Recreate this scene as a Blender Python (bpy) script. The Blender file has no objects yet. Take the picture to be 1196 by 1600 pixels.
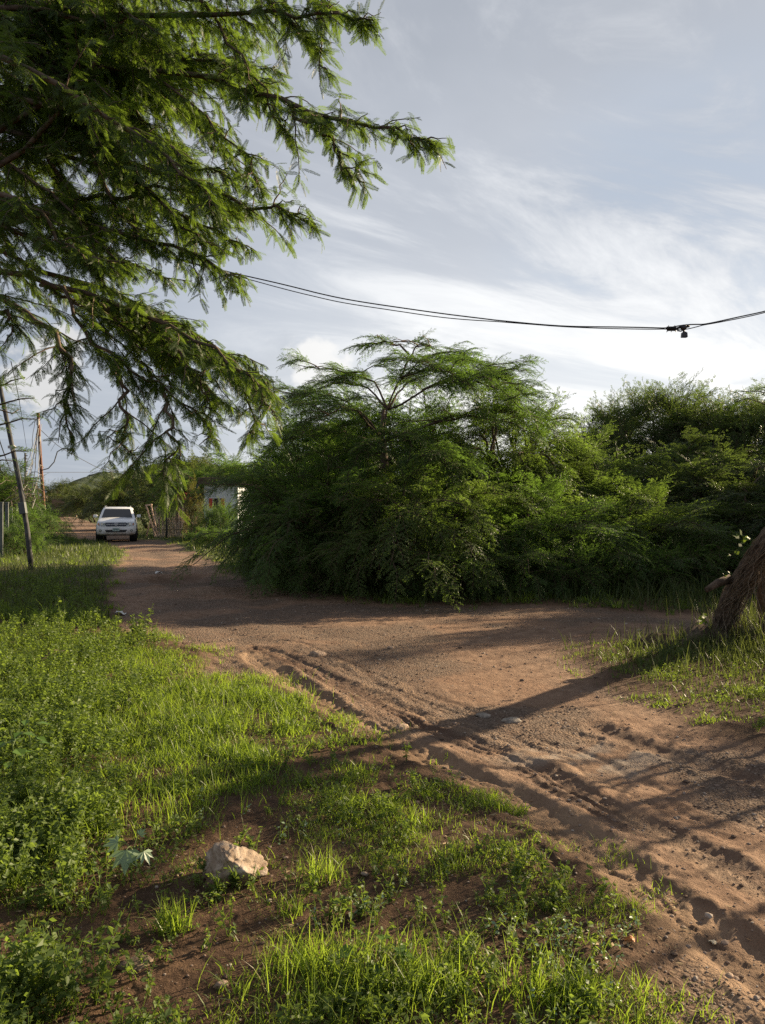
import bpy, math
import numpy as np
from mathutils import Vector, Matrix

# ------------------------------------------------------------------ camera, sky, sun, exposure
SC = bpy.context.scene
F, EYE, YH = 1202.0, 1.6, 795.0           # focal length in photograph pixels, eye height, horizon row
cam = bpy.data.cameras.new('camera')
cam.sensor_fit = 'VERTICAL'; cam.sensor_height = 24.0; cam.lens = 24.0 * F / 1600.0
cam.clip_start = 0.05; cam.clip_end = 6000
cam_ob = bpy.data.objects.new('camera', cam); SC.collection.objects.link(cam_ob)
cam_ob.location = (0, 0, EYE)
cam_ob.rotation_euler = (math.radians(90 - 0.24), 0, 0)
SC.camera = cam_ob

SUN_AZ, SUN_EL = math.radians(58), math.radians(20)      # azimuth measured from +Y towards +X
EXPO = 1.3
SC.view_settings.view_transform = 'Standard'; SC.view_settings.look = 'None'
SC.view_settings.exposure = EXPO; SC.view_settings.gamma = 1.0; SC.view_settings.use_curve_mapping = False
cy = SC.cycles
cy.max_bounces = 6; cy.diffuse_bounces = 3; cy.glossy_bounces = 2; cy.transmission_bounces = 4
cy.transparent_max_bounces = 4; cy.volume_bounces = 0
cy.sample_clamp_indirect = 4.0
cy.use_denoising = False; cy.denoiser = 'OPENIMAGEDENOISE'; cy.denoising_input_passes = 'RGB_ALBEDO_NORMAL'; cy.denoising_prefilter = 'NONE'
cy.use_adaptive_sampling = False
cy.caustics_reflective = False; cy.caustics_refractive = False

sd = Vector((math.sin(SUN_AZ) * math.cos(SUN_EL), math.cos(SUN_AZ) * math.cos(SUN_EL), math.sin(SUN_EL)))
sl = bpy.data.lights.new('sun', 'SUN'); sl.energy = 5.0; sl.angle = math.radians(0.6); sl.color = (1.0, 0.80, 0.53)
so = bpy.data.objects.new('sun', sl); SC.collection.objects.link(so)
so.rotation_euler = sd.to_track_quat('Z', 'Y').to_euler()


class NB:
    """small helper for node graphs"""
    def __init__(s, tree): s.t = tree; tree.nodes.clear()
    def n(s, typ, **kw):
        nd = s.t.nodes.new(typ)
        for k, v in kw.items(): setattr(nd, k, v)
        return nd
    def put(s, sock, v):
        if hasattr(v, 'is_linked') or isinstance(v, bpy.types.NodeSocket): s.t.links.new(v, sock)
        elif isinstance(v, (tuple, list)) and sock.type == 'RGBA' and len(v) == 3: sock.default_value = (*v, 1)
        else: sock.default_value = v
    def m(s, op, a, b=None, c=None, clamp=False):
        nd = s.n('ShaderNodeMath', operation=op, use_clamp=clamp)
        s.put(nd.inputs[0], a)
        if b is not None: s.put(nd.inputs[1], b)
        if c is not None: s.put(nd.inputs[2], c)
        return nd.outputs[0]
    def vm(s, op, a, b=None, out=0):
        nd = s.n('ShaderNodeVectorMath', operation=op)
        s.put(nd.inputs[0], a)
        if b is not None: s.put(nd.inputs[1], b)
        return nd.outputs[out]
    def mix(s, f, a, b, blend='MIX'):
        nd = s.n('ShaderNodeMix', data_type='RGBA', blend_type=blend)
        s.put(nd.inputs[0], f); s.put(nd.inputs[6], a); s.put(nd.inputs[7], b)
        return nd.outputs[2]
    def smooth(s, v, lo, hi, a=0.0, b=1.0):
        nd = s.n('ShaderNodeMapRange', interpolation_type='SMOOTHSTEP')
        s.put(nd.inputs[0], v); nd.inputs[1].default_value = lo; nd.inputs[2].default_value = hi
        nd.inputs[3].default_value = a; nd.inputs[4].default_value = b
        return nd.outputs[0]
    def noise(s, vec, scale, detail=4, rough=0.55, dist=0.0, out=0):
        nd = s.n('ShaderNodeTexNoise'); nd.inputs['Scale'].default_value = scale
        nd.inputs['Detail'].default_value = detail; nd.inputs['Roughness'].default_value = rough
        nd.inputs['Distortion'].default_value = dist
        if vec is not None: s.t.links.new(vec, nd.inputs['Vector'])
        return nd.outputs[out]


def pix_dir(px, py):
    v = Vector(((px - 598) / F, 1.0, (YH - py) / F)); v.normalize(); return tuple(v)


world = bpy.data.worlds.new('World'); SC.world = world; world.use_nodes = True
b = NB(world.node_tree)
sky = b.n('ShaderNodeTexSky', sky_type='NISHITA', sun_disc=False)
sky.sun_elevation = SUN_EL; sky.sun_rotation = SUN_AZ; sky.air_density = 1.0; sky.dust_density = 1.6; sky.ozone_density = 1.0
d = b.n('ShaderNodeTexCoord').outputs['Generated']
sp = b.n('ShaderNodeSeparateXYZ'); b.put(sp.inputs[0], d)
dx, dy, dz = sp.outputs
zz = b.m('MAXIMUM', dz, 0.0)
# high thin cloud sheet: project the view ray to a plane overhead, stretch it into streaks
inv = b.m('DIVIDE', 1.0, b.m('ADD', zz, 0.10))
u = b.m('MULTIPLY', dx, inv); v = b.m('MULTIPLY', dy, inv)
ur = b.m('ADD', b.m('MULTIPLY', u, 0.80), b.m('MULTIPLY', v, 0.60))
vr = b.m('ADD', b.m('MULTIPLY', u, -0.60), b.m('MULTIPLY', v, 0.80))
cb = b.n('ShaderNodeCombineXYZ'); b.put(cb.inputs[0], b.m('MULTIPLY', ur, 0.55)); b.put(cb.inputs[1], b.m('MULTIPLY', vr, 1.25))
streak = b.noise(cb.outputs[0], 1.25, 10, 0.63, 0.9)
cb2 = b.n('ShaderNodeCombineXYZ'); b.put(cb2.inputs[0], b.m('MULTIPLY', u, 1.0)); b.put(cb2.inputs[1], b.m('MULTIPLY', v, 1.0)); cb2.inputs[2].default_value = 3.7
veil = b.noise(cb2.outputs[0], 0.9, 5, 0.6, 0.4)
# glow of the cloud sheet towards the low sun (off to the right)
gd = b.vm('DOT_PRODUCT', d, pix_dir(1010, 640), out=1)
glow = b.smooth(gd, 0.815, 0.995)
gl2 = b.smooth(gd, 0.60, 1.0)
elev = b.smooth(dz, 0.0, 0.62)
hi = (0.215, 0.238, 0.290); lo = (0.53, 0.56, 0.635)
base = b.mix(elev, lo, hi)
base = b.mix(b.smooth(veil, 0.35, 0.7, 0.0, 0.35), base, (0.60, 0.62, 0.68))
# darker slate bank low on the left
lb = b.vm('DOT_PRODUCT', d, pix_dir(60, 720), out=1)
base = b.mix(b.smooth(lb, 0.955, 0.998, 0.0, 0.75), base, (0.33, 0.385, 0.475))
lb2 = b.vm('DOT_PRODUCT', d, pix_dir(420, 620), out=1)
base = b.mix(b.smooth(lb2, 0.965, 0.998, 0.0, 0.70), base, (0.385, 0.43, 0.515))
col = b.mix(b.m('MULTIPLY', gl2, 0.45), base, (0.78, 0.82, 0.87))
# blue showing between the streaks on the right
gapd = b.vm('DOT_PRODUCT', d, pix_dir(1120, 430), out=1)
gap = b.m('MULTIPLY', b.smooth(gapd, 0.955, 0.999), b.smooth(streak, 0.56, 0.40))
col = b.mix(b.m('MULTIPLY', gap, 0.60), col, (0.44, 0.53, 0.66))
col = b.mix(b.m('MULTIPLY', b.smooth(streak, 0.44, 0.70), b.smooth(gapd, 0.78, 0.97, 0.16, 0.95)), col, (0.96, 0.97, 0.98))
low_glow = b.m('MULTIPLY', glow, b.smooth(dz, 0.36, 0.06))
col = b.mix(b.m('MULTIPLY', low_glow, b.smooth(streak, 0.32, 0.55, 0.55, 1.0)), col, (1.16, 1.15, 1.12))
# cumulus heads near the horizon
az = b.m('ARCTAN2', dx, dy)
cb3 = b.n('ShaderNodeCombineXYZ'); b.put(cb3.inputs[0], b.m('MULTIPLY', az, 1.0)); b.put(cb3.inputs[1], b.m('MULTIPLY', dz, 1.25))
puffn = b.noise(cb3.outputs[0], 17.0, 5, 0.52)
def puff(px, py, r, amt, colr, col, soft=0.10):
    q = b.vm('DISTANCE', d, pix_dir(px, py), out=1)
    f = b.m('ADD', b.m('DIVIDE', q, r), b.m('MULTIPLY', b.m('SUBTRACT', puffn, 0.5), -2.6))
    return b.mix(b.smooth(f, 1.0, 1.0 - soft * 4, 0.0, amt), col, colr)
col = puff(65, 580, 0.055, 0.85, (0.80, 0.78, 0.76), col, 0.08)
col = puff(150, 620, 0.040, 0.25, (0.60, 0.62, 0.66), col, 0.12)
col = puff(450, 585, 0.060, 0.45, (0.58, 0.61, 0.66), col, 0.12)
col = puff(498, 560, 0.042, 0.85, (1.0, 0.98, 0.95), col, 0.10)
col = puff(740, 625, 0.055, 0.80, (1.05, 1.03, 1.0), col, 0.13)
K = 2.0 ** -EXPO
col = b.mix(b.smooth(dy, 0.25, -0.45, 0.0, 0.06), col, (0.12, 0.14, 0.18))      # unseen sky behind the camera, dimmed to lower the fill light
skym = b.n('ShaderNodeVectorMath', operation='SCALE'); b.put(skym.inputs[0], sky.outputs[0]); skym.inputs['Scale'].default_value = 0.10
cloud = b.n('ShaderNodeVectorMath', operation='SCALE'); b.put(cloud.inputs[0], col); cloud.inputs['Scale'].default_value = K
cov = b.mix(0.95, skym.outputs[0], cloud.outputs[0])
below = b.mix(b.smooth(dz, -0.02, 0.0), (0.10 * K, 0.09 * K, 0.07 * K), cov)
bg = b.n('ShaderNodeBackground'); b.put(bg.inputs[0], below); bg.inputs[1].default_value = 1.0
wo = b.n('ShaderNodeOutputWorld'); b.t.links.new(bg.outputs[0], wo.inputs[0])

# ------------------------------------------------------------------ helpers
COL = SC.collection
RNG = np.random.default_rng(7)


def at(px, py, Y):
    return Vector(((px - 598) / F * Y, Y, EYE - (py - YH) / F * Y))


def gpt(px, py):
    Y = F * EYE / (py - YH)
    return ((px - 598) / F * Y, Y)


def tag(o, label=None, cat=None, group=None, kind=None):
    if label: o['label'] = label
    if cat: o['category'] = cat
    if group: o['group'] = group
    if kind: o['kind'] = kind
    return o


def empty(name, loc, rz=0.0):
    o = bpy.data.objects.new(name, None); o.empty_display_size = 0.2
    o.location = loc; o.rotation_euler = (0, 0, rz); COL.objects.link(o); return o


def link(name, me, parent=None):
    o = bpy.data.objects.new(name, me); COL.objects.link(o)
    if parent is not None: o.parent = parent
    return o


def copy_tree(src, parent=None):
    c = src.copy(); COL.objects.link(c); c.parent = parent
    for ch in list(src.children): copy_tree(ch, c)
    return c


def np_mesh(name, V, Q=None, T=None, mats=(), mq=None, mt=None, tint=None, attrs=None, smooth=False):
    """mesh from numpy vertices, quads and triangles"""
    me = bpy.data.meshes.new(name)
    V = np.ascontiguousarray(V, dtype=np.float32)
    nq = 0 if Q is None else len(Q); nt = 0 if T is None else len(T)
    loops = []; 
    if nq: loops.append(np.asarray(Q, dtype=np.int32).ravel())
    if nt: loops.append(np.asarray(T, dtype=np.int32).ravel())
    L = np.concatenate(loops)
    me.vertices.add(len(V)); me.vertices.foreach_set('co', V.ravel())
    me.loops.add(len(L)); me.loops.foreach_set('vertex_index', L)
    me.polygons.add(nq + nt)
    st = np.concatenate([np.arange(nq) * 4, nq * 4 + np.arange(nt) * 3]).astype(np.int32)
    me.polygons.foreach_set('loop_start', st)
    mi = np.concatenate([np.zeros(nq, np.int32) if mq is None else np.asarray(mq, np.int32),
                         np.zeros(nt, np.int32) if mt is None else np.asarray(mt, np.int32)])
    me.polygons.foreach_set('material_index', mi)
    me.polygons.foreach_set('use_smooth', np.full(nq + nt, smooth, dtype=bool))
    for m_ in mats: me.materials.append(m_)
    if tint is not None:
        attrs = dict(attrs or {}); attrs['tint'] = tint
    for k, a in (attrs or {}).items():
        at_ = me.attributes.new(k, 'FLOAT', 'POINT'); at_.data.foreach_set('value', np.ascontiguousarray(a, dtype=np.float32))
    me.update(calc_edges=True)
    return me


class MB:
    """collects shapes and links them as one mesh object"""
    def __init__(s): s.V = []; s.Q = []; s.T = []; s.n = 0; s.mq = []; s.mt = []
    def add(s, V, Q=None, T=None, mat=0):
        V = np.asarray(V, float).reshape(-1, 3)
        s.V.append(V)
        if Q is not None and len(Q): s.Q.append(np.asarray(Q, int) + s.n); s.mq += [mat] * len(Q)
        if T is not None and len(T): s.T.append(np.asarray(T, int) + s.n); s.mt += [mat] * len(T)
        s.n += len(V); return s
    def box(s, c, size, rz=0.0, mat=0, M=None):
        sx, sy, sz = [q / 2 for q in size]
        V = np.array([(x, y, z) for z in (-sz, sz) for x, y in ((-sx, -sy), (sx, -sy), (sx, sy), (-sx, sy))])
        if M is not None: V = V @ np.array(M).T
        c_, s_ = math.cos(rz), math.sin(rz)
        V = np.stack([V[:, 0] * c_ - V[:, 1] * s_, V[:, 0] * s_ + V[:, 1] * c_, V[:, 2]], 1) + np.array(c)
        return s.add(V, [(3, 2, 1, 0), (4, 5, 6, 7), (0, 1, 5, 4), (1, 2, 6, 5), (2, 3, 7, 6), (3, 0, 4, 7)], mat=mat)
    def tube(s, pts, rad, sides=6, mat=0, caps=True, jit=0.0, rng=None):
        P = np.asarray([tuple(p) for p in pts], float); n = len(P)
        R = np.broadcast_to(np.asarray(rad, float), (n,)).copy() if np.ndim(rad) < 1 or len(np.atleast_1d(rad)) == 1 else np.asarray(rad, float)
        Tn = np.gradient(P, axis=0); Tn /= np.linalg.norm(Tn, axis=1, keepdims=True) + 1e-12
        ref = np.array([0.0, 0, 1]) if abs(Tn[0, 2]) < 0.9 else np.array([1.0, 0, 0])
        V = np.zeros((n, sides, 3)); a = np.arange(sides) / sides * 2 * math.pi
        up = ref
        for i in range(n):
            x = np.cross(up, Tn[i]); x /= np.linalg.norm(x) + 1e-12
            y = np.cross(Tn[i], x); up = y
            r = R[i]
            rr = r if jit == 0 else r * (1 + jit * rng.uniform(-1, 1, sides))[:, None]
            V[i] = P[i] + rr * (np.cos(a)[:, None] * x + np.sin(a)[:, None] * y)
        Q = []
        for i in range(n - 1):
            for j in range(sides):
                k = (j + 1) % sides
                Q.append((i * sides + j, i * sides + k, (i + 1) * sides + k, (i + 1) * sides + j))
        V = V.reshape(-1, 3); T = []
        if caps:
            V = np.concatenate([V, P[:1], P[-1:]]); c0, c1 = n * sides, n * sides + 1
            for j in range(sides):
                k = (j + 1) % sides
                T.append((c0, k, j)); T.append((c1, (n - 1) * sides + j, (n - 1) * sides + k))
        return s.add(V, Q, T, mat)
    def build(s, name, mats, parent=None, smooth=False, bevel=0.0):
        V = np.concatenate(s.V)
        Q = np.concatenate(s.Q) if s.Q else None; T = np.concatenate(s.T) if s.T else None
        if not isinstance(mats, (list, tuple)): mats = [mats]
        me = np_mesh(name, V, Q, T, mats, s.mq, s.mt, smooth=smooth)
        o = link(name, me, parent)
        if bevel:
            bv = o.modifiers.new('bevel', 'BEVEL'); bv.width = bevel; bv.segments = 2; bv.limit_method = 'ANGLE'
        return o


# value noise in numpy
_P = np.random.default_rng(11).random((256, 256))
def vnoise(x, y):
    xi = np.floor(x).astype(int); yi = np.floor(y).astype(int); fx = x - xi; fy = y - yi
    fx = fx * fx * (3 - 2 * fx); fy = fy * fy * (3 - 2 * fy)
    a = _P[xi & 255, yi & 255]; b_ = _P[(xi + 1) & 255, yi & 255]; c = _P[xi & 255, (yi + 1) & 255]; d_ = _P[(xi + 1) & 255, (yi + 1) & 255]
    return (a * (1 - fx) + b_ * fx) * (1 - fy) + (c * (1 - fx) + d_ * fx) * fy
def fbm(x, y, o=4, g=0.5):
    s, a, t = 0, 1.0, 0
    for i in range(o):
        s = s + a * vnoise(x * 2 ** i + 17.3 * i, y * 2 ** i + 5.1 * i); t += a; a *= g
    return s / t
def sstep(x, a, b_):
    t = np.clip((x - a) / (b_ - a), 0, 1); return t * t * (3 - 2 * t)
def poly_sd(x, y, P):
    """signed distance to a polygon, positive inside"""
    P = np.asarray(P, float); n = len(P); d_ = np.full(x.shape, 1e9); ins = np.zeros(x.shape, bool)
    for i in range(n):
        ax, ay = P[i]; bx, by = P[(i + 1) % n]; ex, ey = bx - ax, by - ay
        t = np.clip(((x - ax) * ex + (y - ay) * ey) / (ex * ex + ey * ey + 1e-12), 0, 1)
        d_ = np.minimum(d_, (x - ax - t * ex) ** 2 + (y - ay - t * ey) ** 2)
        c = (ay > y) != (by > y)
        ins ^= c & (x < (bx - ax) * (y - ay) / (by - ay + 1e-12) + ax)
    return np.sqrt(d_) * np.where(ins, 1, -1)
def line_d(x, y, P):
    """distance to a polyline and the length along it"""
    P = np.asarray(P, float); d_ = np.full(x.shape, 1e9); s_ = np.zeros(x.shape); acc = 0
    for i in range(len(P) - 1):
        ax, ay = P[i]; ex, ey = P[i + 1] - P[i]; L = math.hypot(ex, ey)
        t = np.clip(((x - ax) * ex + (y - ay) * ey) / (L * L), 0, 1)
        sd_ = np.hypot(x - ax - t * ex, y - ay - t * ey)
        side = np.sign((x - ax) * ey - (y - ay) * ex)
        k = sd_ < np.abs(d_)
        d_ = np.where(k, sd_ * side, d_); s_ = np.where(k, acc + t * L, s_); acc += L
    return d_, s_

# ------------------------------------------------------------------ materials
def mat(name, col, rough=0.6, spec=0.4, metal=0.0, var=0.0, scale=20.0, bump=0.0, bscale=60.0, coat=0.0):
    m = bpy.data.materials.new(name); m.use_nodes = True; b = NB(m.node_tree)
    p = b.n('ShaderNodeBsdfPrincipled'); o = b.n('ShaderNodeOutputMaterial'); b.t.links.new(p.outputs[0], o.inputs[0])
    p.inputs['Roughness'].default_value = rough; p.inputs['Specular IOR Level'].default_value = spec
    p.inputs['Metallic'].default_value = metal; p.inputs['Coat Weight'].default_value = coat
    c = b.n('ShaderNodeTexCoord').outputs['Object']
    if var:
        n1 = b.noise(c, scale, 5, 0.6)
        b.put(p.inputs['Base Color'], b.mix(b.smooth(n1, 0.3, 0.7), tuple(q * (1 - var) for q in col), tuple(min(1, q * (1 + var)) for q in col)))
    else: p.inputs['Base Color'].default_value = (*col, 1)
    if bump:
        bm_ = b.n('ShaderNodeBump'); bm_.inputs['Strength'].default_value = 0.9; bm_.inputs['Distance'].default_value = bump
        b.put(bm_.inputs['Height'], b.noise(c, bscale, 6, 0.65)); b.t.links.new(bm_.outputs[0], p.inputs['Normal'])
    return m


def leaf_mat(name, c0, c1, trans, tmix=0.42, rough=0.5, spec=0.35, dry=None):
    m = bpy.data.materials.new(name); m.use_nodes = True; b = NB(m.node_tree)
    t = b.n('ShaderNodeAttribute', attribute_name='tint').outputs['Fac']
    col = b.mix(t, c0, c1)
    if dry: col = b.mix(b.smooth(t, .80, .97), col, dry)
    p = b.n('ShaderNodeBsdfPrincipled'); b.put(p.inputs['Base Color'], col)
    p.inputs['Roughness'].default_value = rough; p.inputs['Specular IOR Level'].default_value = spec
    tr = b.n('ShaderNodeBsdfTranslucent'); b.put(tr.inputs[0], b.mix(t, tuple(q * 0.75 for q in trans), trans))
    mx = b.n('ShaderNodeMixShader'); mx.inputs[0].default_value = tmix
    b.t.links.new(p.outputs[0], mx.inputs[1]); b.t.links.new(tr.outputs[0], mx.inputs[2])
    o = b.n('ShaderNodeOutputMaterial'); b.t.links.new(mx.outputs[0], o.inputs[0])
    return m


M = {}
M['near_leaf'] = leaf_mat('acacia leaf', (0.028, 0.060, 0.012), (0.068, 0.110, 0.021), (0.185, 0.290, 0.030), 0.48)
M['leaf'] = leaf_mat('mesquite leaf', (0.036, 0.082, 0.020), (0.085, 0.145, 0.034), (0.190, 0.340, 0.042), 0.48)
M['leaf_far'] = leaf_mat('far leaf', (0.045, 0.075, 0.022), (0.085, 0.115, 0.032), (0.150, 0.200, 0.040), 0.38)
M['leaf_yellow'] = leaf_mat('yellowing leaf', (0.080, 0.110, 0.020), (0.160, 0.150, 0.030), (0.240, 0.230, 0.040), 0.4)
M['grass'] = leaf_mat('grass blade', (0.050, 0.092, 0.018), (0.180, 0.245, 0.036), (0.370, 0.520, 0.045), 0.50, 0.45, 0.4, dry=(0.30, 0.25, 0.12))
M['dull_grass'] = leaf_mat('dull grass', (0.045, 0.080, 0.022), (0.120, 0.130, 0.045), (0.150, 0.190, 0.040), 0.40)  # darker, duller green than the near grass blades
M['weed'] = leaf_mat('weed leaf', (0.042, 0.078, 0.022), (0.150, 0.200, 0.050), (0.290, 0.410, 0.050), 0.43, 0.55, 0.35)
M['pale_leaf'] = leaf_mat('pale seedling leaf', (0.20, 0.30, 0.17), (0.32, 0.42, 0.26), (0.25, 0.36, 0.12), 0.30, 0.4, 0.5)
M['bright_leaf'] = leaf_mat('bright leaf', (0.075, 0.150, 0.030), (0.13, 0.22, 0.045), (0.25, 0.42, 0.05), 0.45, 0.4, 0.5)
M['twig'] = mat('twig bark', (0.120, 0.088, 0.064), 0.85, 0.2, var=0.3, scale=30)
M['bark'] = mat('rough bark', (0.115, 0.085, 0.064), 0.9, 0.2, var=0.55, scale=11, bump=0.05, bscale=16)
M['dead_vine'] = mat('dead vine', (0.19, 0.155, 0.12), 0.9, 0.2, var=0.35, scale=25)
M['stone'] = mat('stone', (0.36, 0.26, 0.19), 0.85, 0.3, var=0.35, scale=22, bump=0.012, bscale=45)

# ------------------------------------------------------------------ ground
ROAD_PX = [(1070, 1900), (1015, 1650), (1010, 1540), (1035, 1450), (930, 1352), (850, 1292), (760, 1238), (650, 1197), (580, 1160), (500, 1110),
           (445, 1077), (400, 1064), (305, 1062), (312, 1030), (335, 1015), (180, 983), (165, 930), (172, 890), (196, 864), (160, 847), (75, 836), (60, 816), (74, 806.5),
           (112, 806.5), (150, 818), (203, 837), (214, 843), (262, 846), (300, 862), (335, 872), (348, 886), (450, 925), (600, 946), (900, 950), (1000, 958), (1100, 962), (1400, 960), (2200, 950),
           (2200, 990), (1300, 992), (1060, 1000), (930, 1012), (905, 1024), (950, 1068), (1060, 1108), (1140, 1148), (1250, 1175), (1700, 1260), (3200, 1700), (3200, 1900)]
ROAD = [gpt(*p) for p in ROAD_PX]
def gl(*p): return [gpt(*q) for q in p]
TRACK_A = gl((405, 1010), (440, 1025), (560, 1085), (700, 1150), (850, 1215), (980, 1280), (1100, 1345), (1196, 1405), (1400, 1530))   # churned damp rut
TRACK_B = gl((395, 1020), (430, 1045), (520, 1115), (620, 1172), (800, 1250), (950, 1350), (1060, 1425), (1250, 1560))                # smooth sandy rut
TRACK_C = gl((940, 1140), (1000, 1160), (1100, 1190), (1196, 1218), (1400, 1280))
TRACK_D = gl((150, 846), (230, 862), (270, 890), (300, 930), (340, 975), (420, 1015))
TRACK_E = gl((250, 850), (300, 868), (345, 905), (420, 950), (500, 990))
PALE = gpt(910, 1185); POTHOLE = gpt(272, 906)


def road_sd(x, y):
    w = 0.35 * np.clip(y / 8, 0.3, 2.5)
    return poly_sd(x + (fbm(x * 1.3, y * 1.3, 4) - 0.5) * w, y + (fbm(x * 1.3 + 40, y * 1.3 + 9, 4) - 0.5) * w, ROAD)


def height(x, y, full=False):
    x = np.asarray(x, float); y = np.asarray(y, float)
    rs = road_sd(x, y)
    inr = sstep(rs, -0.15, 0.25)
    h = (fbm(x * 0.35, y * 0.35, 3) - 0.5) * 0.10 * (1 - 0.5 * inr) + (1 - inr) * 0.035
    h += (fbm(x * 4.5, y * 4.5, 4, 0.6) - 0.5) * (0.035 * (1 - inr) + 0.008 * inr)
    near = np.clip(1.4 - y / 18, 0, 1)
    h += (fbm(x * 22, y * 22, 3, 0.6) - 0.5) * 0.014 * near
    damp = np.zeros_like(x)
    da, sa = line_d(x, y, TRACK_A)
    da2 = da + (fbm(x * 3, y * 3, 3) - 0.5) * 0.22
    churn = np.exp(-(da2 / 0.125) ** 2)
    clod = np.abs(fbm(x * 9, y * 9, 4, 0.62) - 0.5)
    strk = fbm(sa * 1.4, da2 * 26 + 3, 3)
    h += churn * ((clod - 0.10) * 0.045 + (strk - 0.5) * 0.050 * sstep(fbm(sa * 0.8, da * 2 + 5, 2), .3, .6) - 0.012) * near
    cr_ = np.exp(-(np.abs(da2) / 0.55) ** 2); h += cr_ * np.clip(fbm(x * 13 + 2, y * 13, 3, .6) - .57, 0, 1) * .03 * near
    h += 0.016 * np.exp(-((np.abs(da2) - 0.19) / 0.06) ** 2) * near * (0.4 + 1.2 * fbm(x * 5, y * 5, 2))
    db, sb = line_d(x, y, TRACK_B)
    dbw = db + (fbm(x * 1.6, y * 1.6, 2) - 0.5) * 0.10
    rut = np.exp(-(dbw / 0.13) ** 4)
    h -= 0.020 * rut * near
    h += 0.011 * np.exp(-((np.abs(dbw) - 0.19) / 0.055) ** 2) * near * (0.3 + 1.4 * fbm(x * 6, y * 6 + 4, 3))
    h += rut * near * 0.007 * np.sin(sb * 52 + np.sign(dbw) * 1.2 + 1.5 * np.sin(dbw * 34)) * sstep(fbm(x * 2, y * 2 + 8, 2), 0.35, 0.6)
    dc, sc_ = line_d(x, y, TRACK_C)
    dcw = dc + (fbm(x * 2, y * 2 + 3, 2) - 0.5) * 0.16
    rc = np.exp(-(dcw / 0.10) ** 2); h -= 0.030 * rc * near
    h += 0.017 * np.exp(-((np.abs(dcw) - 0.19) / 0.07) ** 2) * near * (0.3 + 1.4 * clod * 3)
    # faint parallel tread lines beside the ruts
    for off, wd, dp in ((-0.30, 0.018, 0.008), (-0.45, 0.02, 0.008), (0.30, 0.018, 0.008), (0.36, 0.015, 0.007), (0.50, 0.02, 0.009), (0.68, 0.02, 0.008), (0.9, 0.03, 0.009), (1.05, 0.025, 0.008), (-0.38, 0.035, 0.016), (-0.52, 0.03, 0.012), (0.42, 0.03, 0.012), (0.60, 0.05, 0.016), (0.75, 0.04, 0.010)):
        h -= dp * np.exp(-((da2 - off) / wd) ** 2) * near * sstep(fbm(x * 1.1 + off * 9, y * 1.1, 2), 0.38, 0.58)
    for tr in (TRACK_D, TRACK_E):
        dd, _ = line_d(x, y, tr)
        h -= 0.035 * np.exp(-((dd + (fbm(x * .7, y * .7, 2) - .5) * .5) / 0.32) ** 2) * sstep(y, 7.5, 10)
    ph = np.hypot((x - POTHOLE[0]) / 0.85, (y - POTHOLE[1]) / 0.9) + (fbm(x * 1.5, y * 1.5, 3) - .5) * .8
    h -= 0.16 * np.exp(-ph ** 4); h += 0.05 * np.exp(-((ph - 1.25) / .3) ** 2)
    if not full: return h
    wetn = sstep(fbm(x * 2.2, y * 2.2 + 11, 3), 0.30, 0.60)
    damp = np.clip(churn * (0.30 + 0.8 * wetn) * (0.5 + 1.0 * sstep(strk, .35, .65)) + rc * 0.7, 0, 1)
    damp = np.maximum(damp, 0.75 * np.exp(-ph ** 4))
    pd = np.hypot((x - PALE[0]) / 0.75, (y - PALE[1]) / 0.36) + (fbm(x * 4, y * 4, 3) - .5) * 1.3
    pale = sstep(pd, 1.15, 0.25) * sstep(fbm(x * 7, y * 7 + 6, 3), .25, .6)
    sand = np.clip(np.exp(-((dbw - 0.02 + (fbm(x * 5, y * 5 + 2, 3) - .5) * .3) / 0.20) ** 2) * (0.5 + 0.8 * fbm(x * 2, y * 2, 3)) * (1 - damp), 0, 1)
    streak = np.exp(-(np.abs(db) / 1.5) ** 2) * (fbm(sb * 0.9 + 2, (db + .3 * fbm(x, y, 2)) * 13 + 40, 4, .6) - .5) * 2 + .5
    gravel = np.clip(sstep(fbm(x * 0.9 + 3, y * 0.9, 3), 0.40, 0.62) * (1 - sand) * (1 - damp) * inr, 0, 1)
    return h, np.clip(inr, 0, 1), damp, pale, sand, gravel, np.clip(streak, 0, 1)


def hz(x, y): return float(height(np.array([x]), np.array([y]))[0])


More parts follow.
